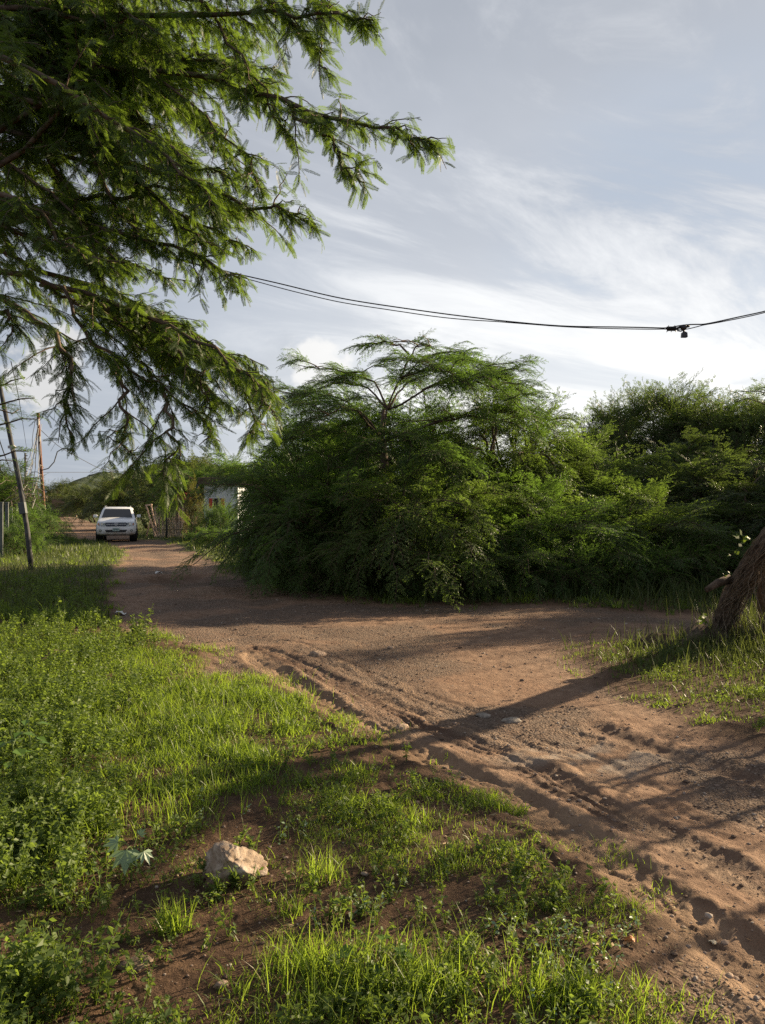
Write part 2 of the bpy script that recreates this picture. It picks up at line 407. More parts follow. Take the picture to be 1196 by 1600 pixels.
def build_ground():
    ys = [-12, -8, -5, -3, -1.5, -0.5, 0.3, 0.9, 1.4, 1.8]
    y = 2.05
    while y < 34: ys.append(y); y *= 1.0034
    while y < 1100: ys.append(y); y *= 1.03
    ys = np.array(ys)
    s = list(np.arange(-0.56, 0.5601, 0.0021)); e = s[-1]; st = 0.004; out = []
    while e < 60: e += st; out.append(e); st *= 1.16
    s = np.array([-q for q in out[::-1]] + s + out)
    Yg, Sg = np.meshgrid(ys, s, indexing='ij'); Xg = Sg * np.maximum(Yg, 2.05)
    Xg = np.where(np.abs(Xg) > 1150, np.sign(Xg) * 1150, Xg)
    h, road, damp, pale, sand, gravel, streak = height(Xg, Yg, True)
    far = sstep(Yg, 60, 200); h = h * (1 - far)
    V = np.stack([Xg, Yg, h], -1).reshape(-1, 3)
    nr, nc = Yg.shape; i = np.arange(nr * nc).reshape(nr, nc)
    Q = np.stack([i[:-1, :-1], i[:-1, 1:], i[1:, 1:], i[1:, :-1]], -1).reshape(-1, 4)
    m = bpy.data.materials.new('soil and dirt road'); m.use_nodes = True; b = NB(m.node_tree)
    c = b.n('ShaderNodeTexCoord').outputs['Object']
    A = lambda k: b.n('ShaderNodeAttribute', attribute_name=k).outputs['Fac']
    n_big = b.noise(c, 0.8, 4, 0.6); n_mid = b.noise(c, 6, 5, 0.65); n_fine = b.noise(c, 60, 5, 0.7); n_peb = b.noise(c, 150, 3, 0.6)
    vo = b.n('ShaderNodeTexVoronoi'); b.put(vo.inputs['Vector'], c); vo.inputs['Scale'].default_value = 55
    vo2 = b.n('ShaderNodeTexVoronoi'); b.put(vo2.inputs['Vector'], c); vo2.inputs['Scale'].default_value = 24
    soil = b.mix(b.smooth(n_mid, 0.3, 0.7), (0.060, 0.035, 0.022), (0.135, 0.082, 0.050))
    soil = b.mix(b.smooth(n_fine, 0.48, 0.75, 0, 0.6), soil, (0.20, 0.125, 0.072))
    soil = b.mix(b.smooth(n_peb, 0.55, 0.35, 0, 0.45), soil, (0.035, 0.020, 0.013))
    sy = b.n('ShaderNodeSeparateXYZ'); b.put(sy.inputs[0], c)
    soil = b.mix(b.m('MULTIPLY', b.smooth(sy.outputs[1], 12, 26), b.smooth(n_mid, .25, .55)), soil, b.mix(n_big, (0.050, 0.080, 0.022), (0.105, 0.130, 0.040)))
    dirt = b.mix(b.smooth(n_mid, 0.3, 0.72), (0.195, 0.118, 0.078), (0.335, 0.222, 0.152))
    dirt = b.mix(b.smooth(n_big, 0.40, 0.65, 0, 0.55), dirt, (0.270, 0.160, 0.102))
    dirt = b.mix(b.smooth(n_fine, 0.52, 0.75, 0, 0.5), dirt, (0.39, 0.28, 0.20))
    dirt = b.mix(b.smooth(n_peb, 0.52, 0.32, 0, 0.5), dirt, (0.085, 0.055, 0.040))
    grav = b.mix(vo.outputs['Color'], (0.105, 0.078, 0.060), (0.29, 0.22, 0.17))
    grav = b.mix(b.smooth(vo.outputs['Distance'], 0.35, 0.75, 0, 0.8), grav, (0.095, 0.065, 0.048))
    dirt = b.mix(b.m('MULTIPLY', A('gravel'), b.smooth(n_mid, 0.25, 0.6, 0.35, 0.9)), dirt, grav)
    dirt = b.mix(b.m('MULTIPLY', A('sand'), 0.7), dirt, b.mix(n_fine, (0.32, 0.21, 0.13), (0.44, 0.31, 0.20)))
    dirt = b.mix(b.m('MULTIPLY', A('pale'), 0.75), dirt, b.mix(n_fine, (0.27, 0.225, 0.185), (0.42, 0.36, 0.30)))
    dirt = b.mix(b.m('MULTIPLY', A('damp'), 0.85), dirt, b.mix(n_fine, (0.070, 0.040, 0.027), (0.155, 0.094, 0.062)))
    dirt = b.mix(b.smooth(A('streak'), 0.55, 0.85, 0, 0.45), dirt, (0.37, 0.245, 0.155)); dirt = b.mix(b.smooth(A('streak'), 0.45, 0.12, 0, 0.45), dirt, (0.100, 0.058, 0.038))
    col = b.mix(A('road'), soil, dirt)
    p = b.n('ShaderNodeBsdfPrincipled'); b.put(p.inputs['Base Color'], col)
    b.put(p.inputs['Roughness'], b.m('SUBTRACT', 0.95, b.m('MULTIPLY', A('damp'), 0.2))); p.inputs['Specular IOR Level'].default_value = 0.18
    hgt = b.m('ADD', b.m('MULTIPLY', n_fine, 0.6), b.m('ADD', b.m('MULTIPLY', n_peb, 0.35), b.m('MULTIPLY', b.m('MULTIPLY', vo.outputs['Distance'], A('gravel')), -0.8)))
    hgt = b.m('ADD', hgt, b.m('MULTIPLY', n_mid, 1.2))
    bp = b.n('ShaderNodeBump'); bp.inputs['Strength'].default_value = 1.0; bp.inputs['Distance'].default_value = 0.022
    b.put(bp.inputs['Height'], hgt); b.t.links.new(bp.outputs[0], p.inputs['Normal'])
    o = b.n('ShaderNodeOutputMaterial'); b.t.links.new(p.outputs[0], o.inputs[0])
    me = np_mesh('ground', V, Q, mats=[m], smooth=True,
                 attrs={'road': road.ravel(), 'damp': damp.ravel(), 'pale': pale.ravel(), 'sand': sand.ravel(), 'gravel': gravel.ravel(), 'streak': streak.ravel()})
    g = link('ground', me); tag(g, 'bare reddish earth with a rutted dirt road across it', 'ground', kind='structure')


build_ground()


def build_hills():
    xs = np.linspace(-480, 420, 420); ys = np.linspace(190, 640, 120)
    X, Y = np.meshgrid(xs, ys, indexing='xy')
    def bump(px, Yc, wpx, top, wy):
        xc = (px - 598) / F * Yc; w = wpx / F * Yc; z = EYE + (YH - top) / F * Yc
        return z * np.exp(-((X - xc) / w) ** 2 - ((Y - Yc) / wy) ** 2)
    z = np.maximum.reduce([bump(175, 320, 62, 738, 60), bump(300, 400, 170, 722, 80), bump(-60, 460, 130, 752, 70), bump(700, 460, 420, 745, 70)])
    z = z * (0.9 + 0.2 * fbm(X * 0.024, Y * 0.024, 3)) + 2.6 * fbm(X * 0.30, Y * 0.30, 3) * sstep(z, 2, 10) - 2.0
    V = np.stack([X, Y, z], -1).reshape(-1, 3); nr, nc = X.shape; i = np.arange(nr * nc).reshape(nr, nc)
    Q = np.stack([i[:-1, :-1], i[:-1, 1:], i[1:, 1:], i[1:, :-1]], -1).reshape(-1, 4)
    m = mat('scrub covered hill', (0.060, 0.078, 0.050), 0.95, 0.1, var=0.45, scale=0.16, bump=2.0, bscale=0.35)
    tag(link('hills', np_mesh('hills', V, Q, mats=[m], smooth=True)), 'low scrub covered hills beyond the end of the road', 'hills', kind='structure')


build_hills()

# ------------------------------------------------------------------ leaf and branch templates
def frames(D, roll):
    """rotation matrices with local x along D, local z as far up as it goes, then rolled about D"""
    D = D / (np.linalg.norm(D, axis=1, keepdims=True) + 1e-12)
    up = np.tile(np.array([0, 0, 1.0]), (len(D), 1)); par = np.abs(D[:, 2]) > 0.97; up[par] = (1, 0, 0)
    y = np.cross(up, D); y /= np.linalg.norm(y, axis=1, keepdims=True); z = np.cross(D, y)
    c, s_ = np.cos(roll)[:, None], np.sin(roll)[:, None]
    return np.stack([D, y * c + z * s_, -y * s_ + z * c], axis=2)     # columns


def scatter(tmpls, pos, D, scale, roll, rng, tint=None, which=None):
    """many copies of template shapes as one vertex/quad array"""
    pos = np.asarray(pos, float); N = len(pos); R = frames(np.asarray(D, float), np.asarray(roll, float))
    which = rng.integers(0, len(tmpls), N) if which is None else which
    Vs, Qs, Ts, Ms = [], [], [], []; off = 0
    for k, (tv, tq, tt, tm) in enumerate(tmpls):
        ix = np.nonzero(which == k)[0]
        if not len(ix): continue
        W = np.einsum('nij,vj->nvi', R[ix], tv) * np.asarray(scale)[ix][:, None, None] + pos[ix][:, None, :]
        nv = len(tv)
        Vs.append(W.reshape(-1, 3))
        Qs.append((tq[None] + (np.arange(len(ix)) * nv)[:, None, None] + off).reshape(-1, 4))
        base = (tint[ix] if tint is not None else rng.random(len(ix)))[:, None]
        Ts.append(np.clip(base * 0.6 + tt[None] * 0.4, 0, 1).ravel()); Ms.append(np.tile(tm, len(ix)))
        off += nv * len(ix)
    return np.concatenate(Vs), np.concatenate(Qs), np.concatenate(Ts), np.concatenate(Ms)


def join(parts):
    V, Q, T, Mm, off = [], [], [], [], 0
    for v_, q_, t_, m_ in parts:
        V.append(v_); Q.append(q_ + off); T.append(t_); Mm.append(m_); off += len(v_)
    return np.concatenate(V), np.concatenate(Q), np.concatenate(T), np.concatenate(Mm)


def nrm(v): return v / (np.linalg.norm(v) + 1e-12)


class Spray:
    def __init__(s): s.V = []; s.Q = []; s.T = []; s.M = []
    def quad(s, a, b_, c, d_, t, m=0):
        n = len(s.V); s.V += [a, b_, c, d_]; s.Q.append((n, n + 1, n + 2, n + 3)); s.T += [t] * 4; s.M.append(m)
    def strip(s, pts, w, side, t=0.5, m=1):
        for i in range(len(pts) - 1):
            f0 = 1 - 0.6 * i / len(pts); f1 = 1 - 0.6 * (i + 1) / len(pts)
            s.quad(pts[i] - side * w * f0, pts[i] + side * w * f0, pts[i + 1] + side * w * f1, pts[i + 1] - side * w * f1, t, m)
    def leaf(s, p, dr, nm, L, W, t, m=0):
        sd_ = np.cross(nm, dr); sd_ = nrm(sd_)
        s.quad(p, p + dr * L * 0.45 + sd_ * W * 0.5, p + dr * L, p + dr * L * 0.45 - sd_ * W * 0.5, t, m)
    def out(s): return np.array(s.V), np.array(s.Q), np.array(s.T), np.array(s.M)


def spray_template(rng, L=0.95, ntw=13, leaf=0.055, lw=0.020, droop=0.30, dens=0.026, spread=0.36, curl=0.12):
    """a mesquite spray: curved stem, alternate side twigs, small narrow leaves along both sides"""
    S = Spray()
    ss = np.linspace(0, 1, 9)
    wig = rng.uniform(-.06, .06)
    P = lambda q: np.array([q * L, wig * L * math.sin(q * 4), L * (0.10 * math.sin(q * 2.2) - droop * q * q)])
    S.strip([P(q) for q in ss], 0.006, np.array([0, 1.0, 0]))
    S.strip([P(q) for q in ss], 0.006, np.array([0, 0, 1.0]))
    for i in range(ntw + 1):
        q = 0.10 + 0.90 * i / ntw
        p0 = P(q); tl = (spread * (1 - q) + 0.13) * L * rng.uniform(0.7, 1.2)
        T0 = nrm(P(min(q + .02, 1.02)) - P(q - .02))
        sg = 1 if i % 2 else -1
        an = rng.uniform(0.6, 1.05) if i < ntw else rng.uniform(-.2, .2)
        e = rng.uniform(-0.15, 0.45)
        dr = nrm(T0 * math.cos(an) + np.array([0, sg, 0]) * math.sin(an) + np.array([0, 0, e]))
        n = max(3, int(tl / dens)); pts = []
        for k in range(n + 1):
            f = k / n
            pts.append(p0 + dr * tl * f + np.array([0, 0, -curl * 2.2 * tl * f * f]) + rng.normal(0, 0.003, 3))
        S.strip(pts[::max(1, n // 3)], 0.0035, np.array([0, 0, 1.0]))
        for k in range(1, n + 1):
            tg = nrm(pts[k] - pts[k - 1]); lat = nrm(np.cross(tg, np.array([0, 0, 1.0])))
            for sgn in (1, -1):
                ld = nrm(tg * rng.uniform(0.3, 0.8) + lat * sgn + np.array([0, 0, rng.uniform(-0.75, 0.25)]))
                nm = nrm(np.array([rng.uniform(-.5, .5), rng.uniform(-.5, .5), 1.0]))
                S.leaf(pts[k], ld, nm, leaf * rng.uniform(0.7, 1.25), lw * rng.uniform(0.8, 1.2), rng.random())
    return S.out()


def pinna_template(rng, n=15, L=1.0, bend=0.25):
    """one feather of a compound leaf, unit length, leaflets as narrow quads"""
    S = Spray(); P = lambda q: np.array([q * L, 0, -bend * q * q])
    S.strip([P(q) for q in np.linspace(-0.12, 1, 5)], 0.012, np.array([0, 1.0, 0]), 0.4, 0)
    for i in range(n):
        q = 0.06 + 0.92 * i / (n - 1); tg = nrm(P(q + .02) - P(q - .02))
        ll = 0.20 * (0.55 + 0.6 * math.sin(math.pi * min(1, 0.18 + q * 0.78))) * rng.uniform(.9, 1.08)
        fold = rng.uniform(0.05, 0.45)
        for sg in (1, -1):
            dr = nrm(tg * 0.62 + np.array([0, sg, 0]) * 0.80 + np.array([0, 0, -fold]))
            nm = nrm(np.array([0, -sg * fold, 1.0]))
            S.leaf(P(q), dr, nm, ll, 0.040 * rng.uniform(.85, 1.15), rng.random())
    return S.out()


rt = np.random.default_rng(3)
SPRAYS = [spray_template(rt, droop=rt.uniform(.18, .42), ntw=int(rt.integers(11, 14))) for _ in range(5)]
WISPS = [spray_template(rt, L=0.9, droop=rt.uniform(-.15, .15), ntw=9, spread=0.20, curl=-0.05) for _ in range(3)]
FARSPR = [spray_template(rt, droop=rt.uniform(.15, .35), ntw=9, leaf=0.10, lw=0.040, dens=0.050) for _ in range(4)]
PINNA = [pinna_template(rt, n=int(rt.integers(16, 20)), bend=rt.uniform(.05, .45)) for _ in range(6)]


def curve(p0, p1, sag, n=7, rng=None, wig=0.0):
    t = np.linspace(0, 1, n)[:, None]
    P = p0 * (1 - t) + p1 * t + np.array([0, 0, 1.0]) * sag * 4 * t * (1 - t)
    if rng is not None and wig: P[1:-1] += rng.normal(0, wig, (n - 2, 3))
    return P


def bough(rng, P, nspr, scale, spread=0.5, upb=0.05, start=0.35):
    """sprays along the outer part of a branch curve P"""
    pos, D, sc_ = [], [], []
    n = len(P) - 1
    for i in range(nspr):
        f = start + (1 - start) * (i + rng.random()) / nspr
        k = min(int(f * n), n - 1); fr = f * n - k
        p = P[k] * (1 - fr) + P[k + 1] * fr; tg = nrm(P[k + 1] - P[k])
        lat = nrm(np.cross(tg, [0, 0, 1.0]) + 1e-6) * (1 if i % 2 else -1)
        a = rng.uniform(0.3, 1.15) * (1 - 0.5 * f)
        dr = nrm(tg * math.cos(a) + lat * math.sin(a) + np.array([0, 0, upb + rng.normal(0, .16)]))
        pos.append(p + rng.normal(0, 0.04, 3)); D.append(dr); sc_.append(scale * rng.uniform(0.65, 1.15) * (1.05 - 0.3 * f))
    return pos, D, sc_


def bush_meshes(name, seed, R, H, nb, nspr, scale=1.0, sprays=None, leafm='leaf', skirt=0.25, squash=1.0, wisps=0, low=-0.05, core=0.30, vary=1.0):
    """crown mesh and trunk mesh of one many-stemmed mesquite; base at the origin"""
    rng = np.random.default_rng(seed); sprays = sprays or SPRAYS
    lump = .9 + vary * rng.uniform(-.20, .18, 64); W = MB(); pos, D, sc_ = [], [], []
    stems = []
    for k in range(5):
        a = k / 5 * 2 * math.pi + rng.uniform(-.5, .5); r = rng.uniform(.15, .45) * R
        top = np.array([r * math.cos(a), r * math.sin(a), H * rng.uniform(.40, .62)])
        P = curve(np.array([0.12 * math.cos(a), 0.12 * math.sin(a), -0.06]), top, -0.12 * R, 7, rng, 0.05)
        W.tube(P, np.linspace(0.11, 0.05, 7) * (H / 4), 6); stems.append(P)
    for i in range(nb):
        a = i * 2.39996 + rng.uniform(-.3, .3)
        el = math.asin(np.clip(low + (1 - low) * ((i + 0.5) / nb) ** 0.9, -1, 1)) if True else 0
        lm = lump[int((a % 6.283) / 6.283 * 8) * 8 + min(7, int(max(el, 0) / 1.571 * 8))] * (1 + vary * ((rng.uniform(.80, 1.02) if el > .75 else rng.choice([rng.uniform(.75, .95), rng.uniform(.95, 1.28)])) - 1))
        end = np.array([R * math.cos(el) * math.cos(a), R * math.cos(el) * math.sin(a) * squash, max(H * math.sin(el), 0) * 1.0]) * lm
        end[2] = max(end[2], H * skirt * rng.uniform(0.25, 1.0)) if el < 0.35 else end[2]
        st = min(stems, key=lambda q: np.linalg.norm(q[-1] - end)); p0 = st[int(rng.integers(3, 7))]
        if np.linalg.norm(end[:2]) < 0.3 * R: p0 = st[-1]
        P = curve(p0, end, (0.10 + 0.12 * math.cos(el)) * R, 8, rng, 0.04)
        W.tube(P, np.linspace(0.032, 0.010, 8) * (H / 4), 4)
        a_, b_, c_ = bough(rng, P, nspr, scale, start=core); pos += a_; D += b_; sc_ += c_
    parts = [scatter(sprays, pos, np.array(D), np.array(sc_), rng.normal(0, .35, len(pos)), rng, np.clip(rng.normal(.45, .25, len(pos)), 0, 1))]
    if wisps:
        wp, wd, ws = [], [], []
        for i in range(wisps):
            a = rng.uniform(0, 6.283); r = math.sqrt(rng.random()) * R * 0.9
            z = H * math.sqrt(max(0, 1 - (r / R) ** 2)) * rng.uniform(.80, .96)
            wp.append((r * math.cos(a), r * math.sin(a) * squash, z)); wd.append(nrm(np.array([rng.normal(0, .45) + 0.4 * math.cos(a), rng.normal(0, .45) + 0.4 * math.sin(a), 0.9]))); ws.append(scale * rng.uniform(.5, 1.0))
        parts.append(scatter(WISPS, wp, np.array(wd), np.array(ws), rng.uniform(-3, 3, wisps), rng))
    V, Q, T, Mm = join(parts)
    V[:, 2] = np.maximum(V[:, 2], 0.02 + 0.02 * rng.random(len(V)))
    crown = np_mesh(name + ' crown', V, Q, mats=[M[leafm], M['twig']], mq=Mm, tint=T)
    Vt = np.concatenate(W.V); tr = np_mesh(name + ' trunk', Vt, np.concatenate(W.Q), np.concatenate(W.T), [M['twig']], smooth=True)
    return crown, tr


def plant_tree(name, meshes, loc, rz, sc_, label, cat, group=None):
    t = empty(name, loc, rz); t.scale = sc_ if hasattr(sc_, '__len__') else (sc_,) * 3
    tag(t, label, cat, group)
    link('trunk', meshes[1], t); link('crown', meshes[0], t)
    return t

# ------------------------------------------------------------------ thicket behind the road
MOUND = bush_meshes('mound mesquite', 21, 2.6, 2.6, 62, 13, 0.95, low=-0.10)
ROUND = bush_meshes('round mesquite', 22, 2.7, 4.0, 72, 13, 1.0, low=-0.05, wisps=30)
TALL = bush_meshes('tall mesquite', 23, 2.4, 4.7, 70, 13, 1.0, low=0.0, wisps=40)
SPIKY = bush_meshes('spiky mesquite', 24, 3.2, 4.6, 120, 14, 0.95, low=0.0, wisps=420, squash=0.9, vary=.45)
SPARSE = bush_meshes('sparse mesquite', 26, 2.2, 2.6, 30, 5, 0.8, low=-0.05, core=.55)
LOWB = bush_meshes('low shrub', 25, 1.5, 1.15, 40, 9, 0.62, low=-0.15, wisps=60)

def variant(ms, m):
    c = ms[0].copy(); c.materials[0] = m; return (c, ms[1])
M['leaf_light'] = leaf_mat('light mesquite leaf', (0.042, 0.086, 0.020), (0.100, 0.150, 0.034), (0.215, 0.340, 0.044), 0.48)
M['leaf_olive'] = leaf_mat('olive leaf', (0.036, 0.068, 0.020), (0.080, 0.120, 0.034), (0.160, 0.240, 0.040), 0.42)  # olive for variety; its darker tone paints deep shade on right-hand bushes
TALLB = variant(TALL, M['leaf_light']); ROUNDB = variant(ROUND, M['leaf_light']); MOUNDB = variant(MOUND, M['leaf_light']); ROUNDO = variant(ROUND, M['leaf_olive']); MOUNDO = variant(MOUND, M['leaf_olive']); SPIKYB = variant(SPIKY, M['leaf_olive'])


def gb(px, Y, top, meshes, H0, R0, rw, label, name='mesquite_bush', cat='bush', group='mesquite bushes of the roadside thicket', rz=None, ry=1.0):
    """a bush whose crown centre stands at column px, depth Y, its top at row top, rw metres in radius"""
    x = (px - 598) / F * Y; H = EYE + (YH - top) / F * Y
    r = rw / R0
    return plant_tree(name, meshes, (x, Y, hz(x, Y) - 0.03), RNG.uniform(0, 6.28) if rz is None else rz, (r, r * ry, H / H0), label, cat, group)


gb(522, 19.6, 622, TALL, 4.7, 2.4, 2.5, 'dark tall bush at the left end of the thicket where the road bends')
gb(466, 22.0, 672, ROUND, 4.0, 2.7, 2.0, 'dark bush half hiding the white house wall')
gb(520, 15.8, 700, MOUND, 2.6, 2.6, 2.5, 'low dark mound of foliage at the road edge, left of the umbrella topped tree')
gb(640, 14.6, 735, MOUNDB, 2.6, 2.6, 2.3, 'drooping mound in front of the umbrella topped tree with sunlit hanging tips')
gb(785, 18.2, 602, TALLB, 4.7, 2.4, 2.3, 'tall green bush just right of the umbrella topped tree')
gb(630, 19.5, 602, ROUND, 4.0, 2.7, 2.8, 'dense bush standing behind the trunk of the umbrella topped tree')
gb(880, 19.6, 668, ROUNDB, 4.0, 2.7, 2.6, 'yellow green bush with a sloping top in the middle of the thicket')
gb(800, 15.6, 760, MOUND, 2.6, 2.6, 2.5, 'wide mound with feathery lit branch tips right of centre')
gb(960, 16.6, 765, MOUNDB, 2.6, 2.6, 2.6, 'spreading mound with lit fringes nearest the leaning trunk')
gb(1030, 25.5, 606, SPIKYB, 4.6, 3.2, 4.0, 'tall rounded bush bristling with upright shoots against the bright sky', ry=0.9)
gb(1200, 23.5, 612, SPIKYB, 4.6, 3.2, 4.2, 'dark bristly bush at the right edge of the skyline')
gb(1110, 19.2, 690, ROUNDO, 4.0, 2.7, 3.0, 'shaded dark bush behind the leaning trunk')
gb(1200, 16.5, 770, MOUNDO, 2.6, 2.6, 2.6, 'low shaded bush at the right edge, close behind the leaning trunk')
for px, Y, top, rw, lb in ((418, 21.0, 838, 1.0, 'low shrub at the road bend below the white house'), (438, 17.4, 842, 1.1, 'low dark shrub at the foot of the thicket on the bend'),
                           (500, 14.6, 852, 1.2, 'low shrub at the foot of the thicket beside the wide road'), (700, 13.7, 858, 1.2, 'low shrub below the sunlit hanging tips'),
                           (870, 14.0, 850, 1.3, 'low shrub under the mound right of centre'), (1010, 14.6, 850, 1.3, 'low grassy shrub left of the leaning trunk'),
                           (1100, 15.2, 838, 1.4, 'low hazy shrub just behind the leaning trunk')):
    gb(px, Y, top, LOWB, 1.15, 1.5, rw, lb, 'low_shrub', 'shrub', 'low shrubs along the foot of the thicket')
# the thicket goes on beyond the right edge of the view and shades the road bend
for k, (x, y, H, r) in enumerate(((13.5, 18.5, 4.6, 3.2), (18.0, 20.0, 5.0, 3.4), (22.5, 24.0, 5.2, 3.6), (16.0, 25.0, 5.0, 3.4))):
    plant_tree('mesquite_bush', (SPIKY, ROUND)[k % 2], (x, y, 0), k * 1.3, (r / (3.2, 2.7)[k % 2],) * 2 + (H / (4.6, 4.0)[k % 2],),
               'bush continuing the thicket to the right, %s' % ('nearest the leaning tree', 'second along', 'farthest along', 'behind the others')[k], 'bush', 'mesquite bushes beyond the right edge')


def umbrella_tree():
    rng = np.random.default_rng(41); Y0 = 16.4
    base = np.array([(598 - 598) / F * Y0, Y0, 0.0]); t = empty('mesquite_tree', base)
    tag(t, 'mesquite tree with a flat umbrella crown rising above the thicket', 'tree')
    W = MB(); loc = lambda px, py, y: np.array(at(px, py, Y0 + y)) - base
    fork = loc(598, 690, 0); tr = [np.array([0.05, 0, -0.1]), loc(604, 800, 0), loc(602, 740, 0.05), fork]
    W.tube(tr, [.15, .12, .10, .085], 7); W.tube([loc(592, 800, .15), loc(590, 740, .1), loc(594, 690, 0), loc(600, 640, .1)], [.07, .06, .05, .04], 6)
    pos, D, sc_ = [], [], []
    limbs = [[(660, 668, -.5), (740, 640, -.4), (810, 640, -.3), (865, 672, -.2)], [(660, 610, -.6), (740, 575, -.2), (790, 590, .2), (835, 630, .4)],
             [(598, 690, 0), (606, 640, 0), (625, 590, -.2), (660, 560, -.4), (720, 556, -.6), (760, 585, -.8)],
             [(606, 640, 0), (590, 600, .3), (560, 580, .5), (520, 580, .6), (455, 568, .7)],
             [(598, 690, 0), (575, 650, -.3), (530, 620, -.6), (480, 612, -.8), (430, 625, -1)],
             [(625, 590, -.2), (640, 555, 0), (655, 535, .2), (680, 545, .3)],
             [(640, 555, 0), (620, 536, .1), (596, 534, .2), (570, 545, .3)],
             [(606, 640, 0), (660, 610, -.6), (720, 590, -1.0), (770, 600, -1.2), (815, 640, -1.3)],
             [(598, 690, 0), (660, 668, -.5), (720, 650, -.8), (790, 655, -1.0), (835, 680, -1.1)],
             [(598, 690, 0), (550, 680, -.6), (490, 670, -1.0), (440, 690, -1.2)],
             [(606, 640, 0), (630, 600, .9), (690, 580, 1.4), (760, 590, 1.6)],
             [(606, 640, 0), (570, 600, 1.0), (520, 600, 1.5), (470, 620, 1.8)],
             [(625, 590, -.2), (670, 575, -1.2), (700, 580, -1.7), (740, 610, -2.0)],
             [(598, 690, 0), (560, 640, -1.1), (520, 640, -1.7), (480, 660, -2.1)],
             [(660, 560, -.4), (700, 548, -.3), (740, 560, -.3), (785, 590, -.4)],
             [(598, 690, 0), (615, 680, -1.0), (640, 690, -1.7), (655, 730, -2.1)],
             [(598, 700, 0), (590, 690, -1.0), (560, 710, -1.7), (540, 760, -2.2)],
             [(604, 720, 0), (650, 700, -1.2), (690, 720, -1.9), (715, 760, -2.3)]]
    for j, lm in enumerate(limbs):
        C = np.array([loc(*q) for q in lm]); tt = np.linspace(0, len(C) - 1, 12); k = np.minimum(tt.astype(int), len(C) - 2); fr = (tt - k)[:, None]
        P = C[k] * (1 - fr) + C[k + 1] * fr; P[1:-1] = (P[:-2] + 2 * P[1:-1] + P[2:]) / 4; P[1:-1] += rng.normal(0, .025, (10, 3))
        W.tube(P, np.linspace(.026, .007, 12), 5)
        a_, b_, c_ = bough(rng, P, (14 if j in (5, 6) else 28), 0.74 if j not in (3, 4) else 0.5, upb=0.04, start=0.28); pos += a_; D += b_; sc_ += c_
        for q in range(5):     # side branches spreading flat
            p = P[int(rng.integers(4, 11))]; a = rng.uniform(0, 6.28); L = rng.uniform(.5, 1.1)
            B = curve(p, p + np.array([L * math.cos(a), L * math.sin(a), rng.uniform(-.1, .15)]), .06, 6, rng, .015)
            W.tube(B, np.linspace(.014, .006, 6), 4)
            if j in (5, 6): continue
            a_, b_, c_ = bough(rng, B, 10, 0.62, upb=0.04, start=0.3); pos += a_; D += b_; sc_ += c_
    V, Q, T, Mm = scatter(SPRAYS, pos, np.array(D), np.array(sc_), rng.normal(0, .3, len(pos)), rng)
    link('crown', np_mesh('umbrella crown', V, Q, mats=[M['leaf'], M['twig']], mq=Mm, tint=T), t)
    W.build('trunk', M['twig'], t, smooth=True)


umbrella_tree()

